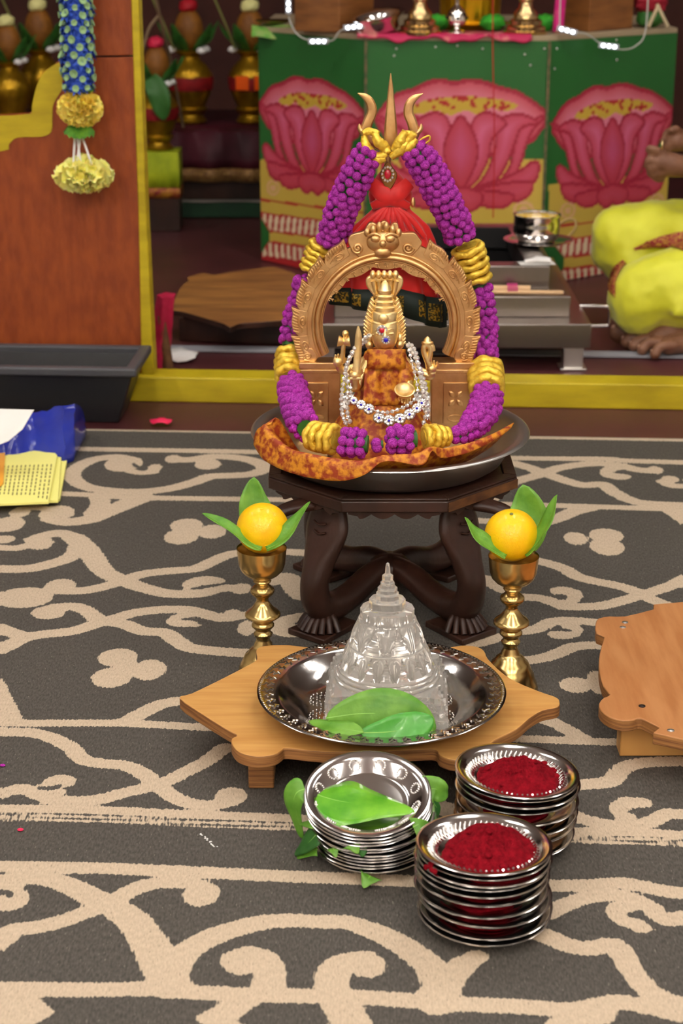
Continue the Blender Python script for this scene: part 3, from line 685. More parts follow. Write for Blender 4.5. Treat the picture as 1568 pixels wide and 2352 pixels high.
tipleaf('dark green leaf poking out below the long hanging leaf of the leaf stack', [out(728, 1915, .070), out(706, 1938, .079), out(676, 1962, .088)], .03, (-.3, -.6, .7), shp, leafdark)
tipleaf('thin pointed leaf tip near the lowest plates of the leaf stack', [out(728, 1950, .070), out(705, 1960, .079), out(669, 1974, .088)], .018, (-.2, -.5, .8), None)
tipleaf('small notched leaf corner under the rim of the leaf stack', [out(724, 1892, .073), out(710, 1893, .079), out(686, 1892, .082)], .016, (-.3, -.6, .7), None)
tipleaf('bright triangular leaf tip between the plates of the leaf stack', [out(808, 1936, .0735), out(814, 1944, .077), out(822, 1961, .079)], .024, (0, -.8, .5), None)
tipleaf('pale triangular leaf tip between the plates of the leaf stack', [out(765, 1948, .0735), out(768, 1956, .077), out(772, 1970, .079)], .015, (0, -.8, .5), None)
tipleaf('dark leaf stub beside the bright triangular tip of the leaf stack', [out(829, 1948, .0735), out(832, 1955, .076), out(826, 1964, .077)], .014, (0, -.8, .5), lambda t: 1-.5*t, leafdark)
tipleaf('pointed leaf under the lowest plate of the leaf stack on the rug', [out(850, 2012, .072), out(844, 2020, .078), out(834, 2040, .084)], .028, (0, -.6, .7), None)
tipleaf('rounded leaf beside the leaf stack toward the red powder plates', [V(975, 1815, 1.80), V(1000, 1812, 1.80), V(1012, 1825, 1.80), V(1022, 1838, 1.80)], .034, (.1, -.9, .4), lambda t: (1-t)**.5+.02)
tipleaf('drooping dark leaf edge beside the leaf stack toward the red powder plates', [V(992, 1840, 1.795), V(1004, 1858, 1.795), V(1002, 1880, 1.795)], .012, (.3, -.9, .2), shp, leafdark)
tipleaf('small leaf tip over the plate edges facing the red powder plates', [out(948, 1899, .074), out(965, 1893, .0775), out(988, 1893, .080)], .022, (.3, -.7, .6), None)

# ------------------------------------------------------------------ brass cup stands with oranges
gp = [(1258, 57), (1262, 56.5), (1275, 55), (1295, 53), (1308, 48), (1318, 38), (1326, 25), (1331, 19), (1334, 21), (1337, 19), (1341, 14), (1346, 20), (1352, 27), (1358, 28), (1363, 25), (1369, 18), (1374, 14), (1380, 14), (1387, 19), (1396, 26), (1404, 37), (1409, 41), (1413, 41), (1418, 34), (1424, 25), (1428, 22), (1433, 26), (1437, 26), (1441, 22), (1446, 17), (1450, 18), (1454, 22), (1459, 21), (1463, 16), (1470, 16), (1477, 21), (1482, 21), (1486, 25), (1492, 33), (1497, 35), (1502, 42), (1512, 47), (1518, 50), (1528, 56), (1538, 58), (1548, 63), (1558, 66), (1563, 66)]
def goblet(ax, Y, dy, lab, ox, oy, orx):
    X = V(ax, 1400, Y).x; base = 1563
    prof = [(hw/1630., max(V(ax, y+dy, Y).z, 0.0005)) for y, hw in gp][::-1]
    zr = prof[-1][1]; prof[0] = (prof[0][0], 0.0)
    t = thing('brass_cup', lab, 'cup', (X, Y, 0))
    inner = [(.0325, zr-.004), (.0315, zr-.02), (.029, zr-.031), (.02, zr-.040), (.0001, zr-.043)]
    k = [i for i, (r, z) in enumerate(prof) if z < zr-.046]
    MB().lathe(prof[:k[-1]+2], (X, Y, 0), 64).mk('stem', brass, t, smooth=50)
    MB().lathe(prof[k[-1]+1:]+inner, (X, Y, 0), 64).mk('bowl', brass, t, smooth=50)
    return X, zr
XL, zL = goblet(603, 2.268, 0, 'brass cup stand beside the pointed stool tip, its orange without a stalk', 0, 0, 0)
XR, zR = goblet(1175, 2.236, 18, 'brass cup stand beside the empty stool, its orange with a stalk end', 0, 0, 0)
def orange(x, y, Y, r, lab, stalk):
    c = V(x, y, Y)
    t = thing('orange', lab, 'orange', c-Vector((0, 0, r)))
    MB().ball(c, (r, r, r*.98), 40, 28, fn=lambda d: 1+.008*noise.noise(d*2.2)-(.02 if d.z > .985 else 0)).mk('peel', orangem, t, smooth=80)
    d = Vector((stalk[0], stalk[1], 1)).normalized(); q = c+d*r*.985
    MB().lathe([(.0024, -.001), (.0026, .0006), (.0012, .0012), (.0001, .001)], q, 10, M=rot_to(d)).mk('stalk_end', stemm if stalk[2] else orangem, t)
orange(603, 1213, 2.268, .0362, 'yellow orange in the brass cup beside the pointed stool tip', (0, -.4, 0))
orange(1174, 1229, 2.236, .0368, 'yellow orange with a stalk end in the brass cup beside the empty stool', (-.06, -.32, 1))
ls = lambda t: max(math.sin(PI*min(1, (.12+.88*t)**.9)), 0)**.8+.02
def gl(lab, pts, wd, nrm, fold=.2): leaf('betel_leaf', lab, [V(*p) for p in pts], wd, nrm, fold=fold, shape=ls)
c1 = 'the orange without stalk'; c2 = 'the orange with stalk end'
gl('upright leaf behind '+c1+' in its brass cup', [(604, 1245, 2.303), (596, 1205, 2.308), (583, 1150, 2.318), (583, 1096, 2.325)], .050, (0, -1, .15))
gl('slim leaf spreading from '+c1+' away from the cobra stool', [(600, 1262, 2.232), (565, 1246, 2.235), (515, 1208, 2.245), (464, 1179, 2.25)], .024, (.45, -.30, .85), .45)
gl('slim leaf spreading from '+c1+' toward the cobra stool', [(612, 1262, 2.232), (650, 1240, 2.235), (684, 1196, 2.245), (712, 1152, 2.25)], .027, (-.8, -.45, .5), .4)
gl('broad upright leaf behind '+c2+' in its brass cup', [(1185, 1262, 2.27), (1205, 1215, 2.277), (1210, 1165, 2.285), (1200, 1113, 2.29)], .060, (0, -1, .15))
gl('slim leaf spreading from '+c2+' toward the cobra stool', [(1160, 1281, 2.20), (1118, 1255, 2.205), (1085, 1222, 2.21), (1067, 1188, 2.215)], .027, (.75, -.4, .55), .4)
gl('folded leaf spreading from '+c2+' toward the empty stool', [(1205, 1275, 2.21), (1238, 1240, 2.215), (1264, 1190, 2.22), (1279, 1136, 2.225)], .030, (-.88, -.35, .3), .4)

# ------------------------------------------------------------------ carved cobra stool
SCN = Vector((.077, 2.560, 0)); zt = .235; ap = .187
t = thing('cobra_stool', 'dark carved octagonal stool with four cobra legs under the steel tray', 'stool', SCN)
def octo(ap_, z): 
    R_ = ap_/math.cos(PI/8); return [Vector((SCN.x+R_*math.cos(PI/8+i*PI/4-PI/2), SCN.y+R_*math.sin(PI/8+i*PI/4-PI/2), z)) for i in range(8)]
tp = MB(); tp.prism(octo(ap, zt-.0215), (0, 0, .0175)); tp.mk('top', darkwood, t, smooth=30, bevel=.002)
ed = MB(); A, B_ = octo(ap-.001, zt-.004), octo(ap-.001, zt); A2, B2 = octo(ap-.02, zt-.004), octo(ap-.02, zt)
for i in range(8):
    j = (i+1) % 8; o8 = [A[i], A[j], B_[j], B_[i], A2[i], A2[j], B2[j], B2[i]]; ed.add(o8, [(0, 1, 2, 3), (4, 7, 6, 5), (3, 2, 6, 7), (0, 4, 5, 1), (0, 3, 7, 4), (1, 5, 6, 2)])
ed.mk('top_moulding', darkwood, t, smooth=30, bevel=.0015)
# worn strip on one edge, and the scalloped aprons
Oc = octo(ap+.0006, 0)
for i in range(8):
    p, q = Oc[i], Oc[(i+1) % 8]; d = (q-p); n_ = Vector((d.y, -d.x, 0)).normalized(); L8 = d.length; dn = d.normalized()
    if i == 0:
        MB().prism([p+Vector((0, 0, zt-.020)), q+Vector((0, 0, zt-.020)), q+Vector((0, 0, zt-.006)), p+Vector((0, 0, zt-.006))], n_*.0008).mk('worn_edge', wornwood, t, smooth=0)
    s0 = p-n_*.006+dn*.01; s1 = q-n_*.006-dn*.01; pts = [s0+Vector((0, 0, zt-.0215)), s1+Vector((0, 0, zt-.0215))]
    K = 40
    for k in range(K+1):
        u = 1-k/K; z = zt-.0215-.004-.0075*abs(math.sin(PI*u*4))*(1 if .1 < u < .9 else .4); pts.append(s0.lerp(s1, u)+Vector((0, 0, z)))
    MB().prism(pts, -n_*.008).mk('scalloped_apron', darkwood, t, smooth=30)
for sx in (-1, 1):
    for sy in (-1, 1):
        rd = Vector((sx*.64, sy*.77, 0)).normalized(); tg = Vector((-rd.y, rd.x, 0))
        def pt(r, z, s=0): return SCN+rd*r+tg*s+Vector((0, 0, z))
        ctl = [(.0, .060, .018, .018), (.05, .056, .020, .020), (.10, .040, .021, .021), (.145, .036, .022, .023), (.176, .050, .023, .023), (.184, .082, .022, .021), (.175, .112, .025, .019), (.163, .140, .033, .016), (.154, .165, .039, .014), (.149, .188, .034, .013), (.148, .206, .027, .014), (.148, .2135, .022, .014)]
        P = crom([pt(c[0], c[1]) for c in ctl], 5); W = interp([c[2] for c in ctl], 5); Hh = interp([c[3] for c in ctl], 5)
        T = frames(P); ups = [tk.cross(tg) for tk in T]
        lg = MB().sweep(P, W, Hh, n=16, up=ups).mk('cobra_leg', darkwood, t, smooth=70)
        # belly scales
        for k in range(5):
            z = .176-k*.0145; r = .155+.0145+.0008*k; wd = .012-.0008*k
            MB().sweep(crom([pt(r+.0005, z+.003, -wd), pt(r+.003, z, 0), pt(r+.0005, z+.003, wd)], 4), .0018, n=6).mk('belly_scale', darkwood, lg, smooth=80)
        # head that juts out under the top
        hb = pt(.148, .205); hdv = Vector((sx*.93, sy*.36, 0)); hp = [hb+hdv*q+Vector((0, 0, dz)) for q, dz in ((0, 0), (.03, .001), (.058, -.001), (.078, -.006), (.088, -.010))]
        MB().sweep(crom(hp, 4), interp([.016, .017, .015, .013, .007], 4), interp([.008, .010, .0095, .0085, .006], 4), n=14, up=(0, 0, 1)).mk('cobra_head', darkwood, lg, smooth=80)
        # shell foot
        fb = MB(); c0 = pt(.16, 0)
        fb.prism([pt(.115, 0, -.030), pt(.205, 0, -.036), pt(.205, 0, .036), pt(.115, 0, .030)], (0, 0, .010))
        ft = fb.mk('foot', darkwood, t, smooth=30, bevel=.002)
        for k in range(9):
            a = (k-4)/4*1.15; e = pt(.150+.052*math.cos(a), .011, .040*math.sin(a)); m_ = pt(.154+.030*math.cos(a), .030, .024*math.sin(a))
            MB().sweep(crom([pt(.158, .034), m_, e], 4), [.0052]*9, n=7).mk('foot_flute', darkwood, ft, smooth=80)
MB().lathe([(.0001, .036), (.028, .038), (.034, .05), (.032, .066), (.02, .076), (.0001, .079)], SCN, 24).mk('hub', darkwood, t, smooth=60)

# ================================================================== SHRINE ON THE STOOL
# ------------------------------------------------------------------ steel tray
TC = Vector((.0745, 2.560, zt+.0005))
prof = [(.0001, .0015), (.150, .0015), (.162, .003), (.172, .010), (.189, .040), (.193, .046), (.199, .0495), (.208, .0505), (.2125, .0495), (.2135, .0475), (.2115, .0462), (.206, .047), (.198, .0455), (.1945, .043), (.1905, .038), (.1735, .008), (.163, .001), (.150, 0), (.0001, 0)]
MB().lathe(prof, TC, 128).mk('steel_tray', steel_sat, smooth=60, label='round satin steel tray on the carved stool holding the idol', cat='tray')
TRZ = TC.z+.0505; TF = TC.z+.0016
# ------------------------------------------------------------------ brocade cloth spread in the tray
def clothrow(pts): return crom(pts, 4)
flap_out = [(622, 975), (592, 985), (584, 1012), (600, 1050), (650, 1080), (720, 1099), (790, 1104), (842, 1088), (872, 1064), (905, 1060), (970, 1067), (992, 1036), (1012, 1052), (1060, 1044), (1120, 1020), (1172, 984)]
flap_mid = [(640, 962), (620, 985), (640, 1012), (668, 1032), (715, 1044), (765, 1052), (815, 1058), (850, 1055), (880, 1048), (915, 1046), (955, 1042), (985, 1030), (1020, 1030), (1070, 1020), (1125, 1000), (1176, 974)]
rr_o = [.205, .218, .224, .226, .226, .225, .224, .223, .222, .220, .219, .214, .205, .203, .202, .200]
rr_m = [.19, .205, .212, .214, .214, .214, .213, .212, .211, .210, .209, .206, .196, .194, .193, .192]
R0 = []; R1 = []; R2 = []; R3 = []
for (a, b_, ro_, rm_) in zip(flap_out, flap_mid, rr_o, rr_m):
    p = CY(a[0], a[1], TC, ro_); q = CY(b_[0], b_[1], TC, rm_); q.z = max(q.z, TRZ+.003); 
    d = Vector((q.x-TC.x, q.y-TC.y, 0)); R3.append(p); R2.append(q)
    m1 = TC+d*.80; m1.z = TF+.030; m2 = TC+d*.55; m2.z = TF+.012; R1.append(m1); R0.append(m2)
rows = [clothrow(r) for r in (R0, R1, R2, R3)]
full = []
for k in range(len(rows[0])):
    full.append(crom([rows[0][k], rows[1][k], rows[2][k], rows[3][k]], 6))
for i, colp in enumerate(full):
    for j, p in enumerate(colp):
        nn = (noise.noise(Vector((i*.28, j*.35, 1.7)))*.004+noise.noise(Vector((i*.8, j*.5, 4.7)))*.0022)*(min(j, 18)/18)**.7; d = (p-TC); d.z = 0; d.normalize(); colp[j] = p+d*max(nn, -.001)*.7+Vector((0, 0, nn*.6 if j < 14 else 0))
MB().grid(full).mk('brocade_cloth', brocade, smooth=80, solid=.0015, label='orange and gold brocade cloth spilling over the tray rim', cat='cloth')

# ------------------------------------------------------------------ bronze arch
AY = 2.66; AC_ = V(886, 745, AY); R = .1455
t = thing('bronze_arch', 'bronze halo arch with flame scrolls and lion mask on two pedestals', 'arch', (AC_.x, AY, TF))
def ap_(ang, r, dy=0.): # ang from straight up, clockwise to the right
    return Vector((AC_.x+r*math.sin(ang), AY+dy, AC_.z+r*math.cos(ang)))
AMAX = math.radians(116)
# main band with scalloped inner lace
N = 150; front = []; 
vs = []; fs = []
for i in range(N+1):
    a = -AMAX+2*AMAX*i/N
    lace = max(0, 1-(abs(a)/math.radians(68))**4)
    ri = .0985-lace*(.0045+.0060*abs(math.cos(a*6.9)))
    ro = .134
    for r in (ri, ro):
        for dy in (-.006, .006): vs.append(ap_(a, r, dy))
for i in range(N):
    o = i*4; p = o+4; fs += [(o, o+2, p+2, p), (o+1, p+1, p+3, o+3), (o, p, p+1, o+1), (o+2, o+3, p+3, p+2)]
fs += [(0, 1, 3, 2), (N*4, N*4+2, N*4+3, N*4+1)]
band = MB().add(vs, fs).mk('arch_band', bronze, t, smooth=30)
for r, w_ in ((.1065, .0052), (.1135, .0026), (.1015, .0018)):
    MB().sweep([ap_(-AMAX+2*AMAX*i/90, r, -.007) for i in range(91)], w_, n=8).mk('moulding', bronze, band, smooth=70)
# lace curls
lm = MB()
for i in range(17):
    a = math.radians(-64+8*i)
    for sgn in (-1, 1):
        lm.sweep([ap_(a+sgn*(.018+.016*math.cos(k*.7))*1.0, .0955+.004*math.sin(k*.7), -.0068) for k in range(8)], .0009, n=5)
lm.mk('lace_scroll', bronze, band, smooth=80, kind='stuff')
# flame leaves round the rim
for sgn in (-1, 1):
    for i in range(5):
        a0 = sgn*math.radians(27+i*17.6); da = math.radians(17.6)
        # outline in (angle, radius): grows away from crown, pointed tip toward the crown
        prof = [(0.0, .124), (-.02, .139), (-.05, .1492), (.06, .1478), (.22, .1462), (.42, .1470), (.62, .1462), (.80, .143), (.95, .138), (1.0, .133), (1.0, .124)]
        pts = crom([ap_(a0+sgn*da*u, r, -.008) for u, r in prof], 3)
        fl = MB().prism(pts, (0, .014, 0)).mk('flame_leaf', bronze, t, smooth=30, bevel=.0012)
        rd_ = MB()
        for k in range(8):
            u = .08+k*.105; r1 = .1462-.003*abs(u-.4)
            rd_.sweep([ap_(a0+sgn*da*(u+.02), r1-.0085, -.0082), ap_(a0+sgn*da*(u-.02), r1-.004, -.0098), ap_(a0+sgn*da*(u-.05), r1-.0004, -.0085)], .0014, n=6)
        rd_.sweep([ap_(a0+sgn*da*(.42+.26*(1-k/22)*math.cos(k*.55)), .1295+.0062*(1-k/22)*math.sin(k*.55), -.0086) for k in range(20)], .0013, n=6)
        rd_.sweep([ap_(a0+sgn*da*(u_), r_, -.0086) for u_, r_ in ((-.02, .148), (.2, .1385), (.5, .1365), (.85, .131))], .0012, n=6)
        rd_.mk('leaf_ribs', bronze, fl, smooth=80)
    # lowest curl
    ac = sgn*math.radians(112)
    lc = MB().prism(crom([ap_(ac+sgn*u, r, -.0085) for u, r in ((-.09, .124), (-.07, .142), (0, .1475), (.08, .142), (.10, .130), (.08, .120), (0, .118))], 4, closed=True), (0, .014, 0)).mk('lower_curl', bronze, t, smooth=30, bevel=.0012)
    MB().sweep([ap_(ac+sgn*.05*(1-k/22)*math.cos(k*.55), .132+.008*(1-k/22)*math.sin(k*.55), -.009) for k in range(20)], .0015, n=6).mk('curl_rib', bronze, lc, smooth=80)
# lion mask at the crown
def A2(x, y, dy=0.): return V(x, y, AY+dy)
lp = [(800, 560), (806, 540), (835, 532), (842, 520), (850, 512), (862, 514), (868, 522), (876, 510), (886, 508), (894, 520), (904, 512), (914, 516), (918, 534), (950, 535), (962, 548), (968, 562), (940, 592), (912, 596), (884, 600), (852, 596), (822, 590)]
lk = MB().prism(crom([A2(x, y, -.008) for x, y in lp], 3, closed=True), (0, .014, 0)).mk('crown_plate', bronze, t, smooth=30, bevel=.0015)
fc = MB().ball(A2(879, 556, -.010), (.025, .009, .017), 20, 12, fn=lambda d: 1+.06*noise.noise(d*3)).mk('lion_mask', bronze, t, smooth=80)
for sgn in (-1, 1):
    MB().ball(A2(879+sgn*17, 549, -.0185), (.0075, .004, .0055), 12, 8).mk('eye', bronze, fc, smooth=80)
    MB().sweep(crom([A2(879+sgn*5, 543, -.018), A2(879+sgn*18, 537, -.0175), A2(879+sgn*34, 543, -.013)], 4), .0025, n=8).mk('brow', bronze, fc, smooth=80)
    MB().sweep([A2(879+sgn*(58+13*(1-k/24)*math.cos(k*.5)), 570+13*(1-k/24)*math.sin(k*.5), -.009) for k in range(22)], .0024, n=7).mk('crown_scroll', bronze, lk, smooth=80)
    for k in range(3):
        MB().ball(A2(879+sgn*(8+k*14), 522+k*6, -.010), (.005, .005, .009-.001*k), 10, 8).mk('crown_petal', bronze, lk, smooth=80)
MB().ball(A2(879, 560, -.0195), (.0055, .005, .006), 12, 8).mk('nose', bronze, fc, smooth=80)
MB().ball(A2(879, 580, -.014), (.013, .006, .009), 14, 10).mk('tongue', bronze, fc, smooth=80)
# pedestals
for (x0, x1) in ((690, 786), (985, 1084)):
    p0_ = V(x0, 828, AY); p1_ = V(x1, 828, AY); cx = (p0_.x+p1_.x)/2; wd = p1_.x-p0_.x; zt_ = p0_.z; h = zt_-TF
    ps = MB().box((cx, AY, TF+h/2), (wd*.92, .034, h)).mk('pedestal', bronze, t, smooth=30, bevel=.002)
    for zz, ww, hh_ in ((zt_-.004, 1.06, .010), (zt_-.013, 1.0, .006), (TF+.006, 1.06, .012), (TF+.018, 1.0, .006)):
        MB().box((cx, AY, zz), (wd*ww, .038, hh_)).mk('pedestal_moulding', bronze, ps, smooth=30, bevel=.0012)
    off = .008 if x0 > 900 else -.008
    MB().box((cx+off, AY-.0178, TF+h*.5), (wd*.58, .003, h*.52)).mk('panel', bronze, ps, smooth=30, bevel=.001)
    for q in range(4):
        ang = PI/4+q*PI/2
        MB().sweep([Vector((cx+off+(.003+.012*k/6)*math.cos(ang), AY-.0196, TF+h*.56+(.003+.014*k/6)*math.sin(ang))) for k in range(7)], [.0008+.0036*math.sin(PI*k/6) for k in range(7)], [.0006+.001*math.sin(PI*k/6) for k in range(7)], n=8, up=(0, -1, 0)).mk('flower_petal', bronze, ps, smooth=80)
    MB().sweep([Vector((cx+off+.012*math.cos(k*.35), AY-.0198, TF+h*.31+.005*math.sin(k*.35))) for k in range(18)], .0011, n=6, closed=True).mk('oval_scroll', bronze, ps, smooth=80)

# ------------------------------------------------------------------ idol
IY = 2.565
def I(x, y, dy=0.): return V(x, y, IY+dy)
SI = 1513.
root = thing('goddess_idol', 'gilded four-armed idol with serpent hood wrapped in orange brocade', 'idol', (I(882, 1000).x, IY, TF))
rows = []
def irow(y, xc, hw, dep, dy=0.): p = I(xc, y, dy); return (p.x, p.y, p.z, hw/SI, dep/SI)
# robe
rows = [irow(1018, 880, 128, 95, 0), irow(1000, 880, 122, 90, 0), irow(975, 880, 112, 80, 0), irow(945, 879, 92, 66, .0), irow(915, 880, 72, 50, .008), irow(885, 882, 60, 42, .01), irow(850, 884, 56, 36, .01), irow(825, 885, 53, 33, .01), irow(808, 884, 46, 28, .01), irow(800, 882, 26, 22, .01)]
rows[0] = rows[0][:2]+(TF+.002,)+rows[0][3:]
def robef(j, a): return 1+.035*math.sin(9*a+.7*j)*(1 if j < 5 else .4)+.03*noise.noise(Vector((math.cos(a)*2, math.sin(a)*2, j*.7)))
robe = MB().loft(rows, 56, robef).mk('robe', brocade, root, smooth=70)
# front pleat panel and the folded neck band
MB().grid([[I(843+(k/10)*88, y, -.016-.008*math.sin(PI*k/10)-(.004 if i > 1 else 0)) for k in range(11)] for i, y in enumerate((802, 815, 832, 848))]).mk('neck_fold', brocade, robe, smooth=80, solid=.002)
MB().grid([[I(838+(k/12)*82+(y-850)*.06*(k-6)/6, y, -.019-.003*math.cos(k*1.9)-.012*(i/5)) for k in range(13)] for i, y in enumerate((846, 862, 880, 900, 918, 930))]).mk('pleat', brocade, robe, smooth=80, solid=.002)
MB().loft([irow(830, 925, 12, 14, -.008), irow(850, 930, 20, 18, -.012), irow(875, 928, 22, 20, -.016), irow(893, 922, 17, 18, -.02), irow(905, 917, 8, 10, -.022)][::-1], 20).mk('sleeve', brocade, robe, smooth=70)
# head
head = MB().loft([irow(806, 882, 14, 16, -.004), irow(800, 883, 18, 20, -.006), irow(793, 883, 24, 24, -.006), irow(780, 883, 29, 28, -.005), irow(765, 883, 31, 30, -.004), irow(750, 883, 31, 30, -.003), irow(740, 883, 30, 29, -.002), irow(730, 883, 28, 27, 0)], 32).mk('head', gold, root, smooth=70)
MB().sweep(crom([I(884, 752, -.0215), I(884, 765, -.0235), I(884, 776, -.0255)], 4), [.0022, .0024, .0026, .0028, .003, .0032, .0036, .0038, .003], n=8).mk('nose', gold, head, smooth=80)
for sgn in (-1, 1):
    MB().ball(I(883+sgn*14, 766, -.0205), (.0056, .0028, .0026), 12, 8).mk('eye', gold, head, smooth=80)
    MB().sweep(crom([I(883+sgn*6, 759, -.0215), I(883+sgn*15, 756, -.021), I(883+sgn*23, 760, -.016)], 4), .0011, n=6).mk('brow', gold, head, smooth=80)
    MB().ball(I(883+sgn*35, 778, 0), (.005, .005, .009), 10, 8).mk('earring', gold, head, smooth=80)
    MB().ball(I(883+sgn*35, 792, -.002), (.006, .006, .007), 10, 8).mk('earring_drop', gold, head, smooth=80)
    # hair fan
    pts = [(883+sgn*30, 800), (883+sgn*46, 790), (883+sgn*47, 765), (883+sgn*44, 735), (883+sgn*38, 705), (883+sgn*30, 685), (883+sgn*24, 690), (883+sgn*26, 730), (883+sgn*29, 765)]
    hf = MB().prism(crom([I(x, y, .002) for x, y in pts], 3, closed=True), (0, .012, 0)).mk('hair_fan', gold, root, smooth=30, bevel=.001)
    hr = MB()
    for k in range(13):
        u = k/12; y = 690+u*98; xo = 30+17*min(1, u*1.9); hr.sweep([I(883+sgn*(xo-14+6*u), y+9, .0015), I(883+sgn*(xo-4), y+2, .0005), I(883+sgn*(xo+1), y-4, .002)], .0017, n=6)
    hr.mk('hair_strands', gold, hf, smooth=80)
MB().sweep(crom([I(875, 786, -.0235), I(883, 788, -.025), I(891, 786, -.0235)], 4), [.0008, .0013, .0017, .002, .0021, .002, .0017, .0013, .0008], n=8).mk('lips', gold, head, smooth=80)
# crown
cr = MB().lathe([(.0001, 0), (.0205, 0), (.0215, .002), (.0205, .004), (.0195, .0045), (.0195, .016), (.0185, .018), (.0165, .019), (.0165, .024), (.018, .0255), (.0165, .027), (.0145, .028), (.0145, .032), (.0158, .0335), (.0145, .035), (.0125, .036), (.0125, .040), (.0135, .0415), (.0122, .043), (.0098, .044), (.0098, .048), (.011, .050), (.0088, .055), (.0060, .060), (.0025, .064), (.0001, .065)], (I(883, 741).x, IY, I(883, 741).z), 32).mk('crown', gold, root, smooth=40)
MB().ball(I(880, 732, -.0215), (.008, .004, .008), 14, 10).mk('crown_medallion', gold, cr, smooth=80)
# serpent hood
hd = [(872, 700), (858, 680), (843, 660), (840, 645), (846, 636), (862, 631), (884, 630), (906, 631), (921, 636), (926, 646), (923, 660), (910, 680), (898, 700)]
sh = MB().prism(crom([I(x, y, .016) for x, y in hd], 3, closed=True), (0, .010, 0)).mk('serpent_hood', gold, root, smooth=30, bevel=.002)
for k in range(5):
    x = 854+k*14.5; hx = 884+(x-884)*.9
    MB().sweep(crom([I(884+(k-2)*5, 694, .014), I(884+(k-2)*10, 670, .013), I(hx, 645, .012)], 4), interp([.0022, .004, .0042], 4), n=8).mk('serpent_neck', gold, sh, smooth=80)
    MB().ball(I(hx-1, 631, .008), (.0046, .0065, .0068), 12, 8).mk('serpent_head', gold, sh, smooth=80)
# arms
def arm(name, pts, rads, par): return MB().sweep(crom(pts, 4), interp(rads, 4), n=10).mk(name, gold, par, smooth=80)
def hand(c, par, d=Vector((0, -.4, .6)), s=1.0, curl=.3, side=1):
    c = Vector(c); d = d.normalized(); x = d.cross(Vector((0, 1, 0))).normalized(); n_ = x.cross(d)
    h_ = MB().ball(c, (.007*s, .006*s, .007*s), 10, 8).mk('palm', gold, par, smooth=80)
    for k in range(4):
        b0 = c+x*((k-1.5)*.0036*s); L_ = (.0075, .009, .0085, .007)[k]*s
        MB().sweep(crom([b0, b0+d*L_+n_*.002*s, b0+d*(L_*1.4)-n_*(-.004)*s*curl], 3), [.0019*s, .0019*s, .0018*s, .0017*s, .0016*s, .0014*s, .001*s], n=6).mk('finger', gold, h_, smooth=80)
    MB().sweep([c-x*.006*s*side, c-x*.010*s*side+d*.004*s, c-x*.009*s*side+d*.009*s], [.0022*s, .002*s, .0014*s], n=6).mk('thumb', gold, h_, smooth=80)
    return h_
a = arm('arm', [I(845, 830, .0), I(828, 870, -.01), I(816, 888, -.025), I(814, 868, -.032)], [.008, .0095, .0085, .006], root); hand(I(814, 862, -.033), a, Vector((0, -.2, 1)), 1.15)
a = arm('arm', [I(842, 826, .008), I(815, 845, .012), I(786, 850, .008), I(778, 838, .004)], [.008, .008, .007, .0055], root); hand(I(776, 832, .003), a, Vector((.2, -.2, 1)), 1.1)
a = arm('arm', [I(925, 826, .008), I(955, 850, .012), I(985, 862, .008), I(992, 852, .004)], [.008, .008, .0085, .006], root); hand(I(990, 847, .003), a, Vector((-.2, -.2, 1)), 1.15)
a = arm('arm', [I(925, 845, -.005), I(936, 880, -.02), I(932, 905, -.034)], [.008, .009, .006], root); hand(I(932, 912, -.036), a, Vector((0, -1, -.3)), 1.1, .8)
# what the hands hold: parts cast with the idol
sw = MB().sweep(crom([I(817, 868, -.036), I(819, 840, -.034), I(822, 800, -.032), I(823, 770, -.032), I(822, 749, -.032)], 5), interp([.0052, .0056, .0056, .0048, .0012], 5), interp([.0022, .0022, .002, .0018, .0008], 5), n=10, up=(0, -1, 0)).mk('sword', gold, root, smooth=50)
MB().box(I(816, 869, -.036), (.018, .006, .004)).mk('sword_guard', gold, sw, bevel=.001)
dr = MB().sweep([I(776, 783, .0), I(782, 784, 0), I(789, 785, 0), I(796, 784, 0), I(803, 783, 0)], [.0085, .0075, .0045, .0075, .0085], n=14).mk('hand_drum', gold, root, smooth=40)
MB().sweep([I(786, 832, .002), I(788, 800, .0), I(793, 768, 0)], [.0035, .0035, .003], n=8).mk('drum_staff', gold, dr, smooth=80); MB().ball(I(793, 766, 0), .0052, 10, 8).mk('staff_knob', gold, dr, smooth=80)
ns = MB().sweep(crom([I(986, 842, .0), I(978, 822, 0), I(973, 805, 0), I(978, 792, 0), I(987, 800, 0), I(987, 815, 0), I(983, 828, 0)], 4), .0046, n=10).mk('noose', gold, root, smooth=80)
MB().lathe([(.009, 0), (.009, .003), (.006, .0045), (.005, .0075), (.0018, .011), (.0001, .012)], I(981, 790, 0), 16).mk('noose_finial', gold, ns, smooth=40); MB().sweep(crom([I(972, 806, 0), I(975, 792, 0), I(990, 792, 0), I(994, 806, 0)], 3), .004, n=8).mk('noose_hood', gold, ns, smooth=80)
bw = MB().lathe([(.0035, -.010), (.010, -.008), (.0145, -.001), (.0155, .002), (.0138, .0022), (.010, -.003), (.0001, -.005)], I(929, 897, -.046), 28, M=Matrix.Rotation(.5, 3, 'X')).mk('offering_bowl', gold, root, smooth=50)
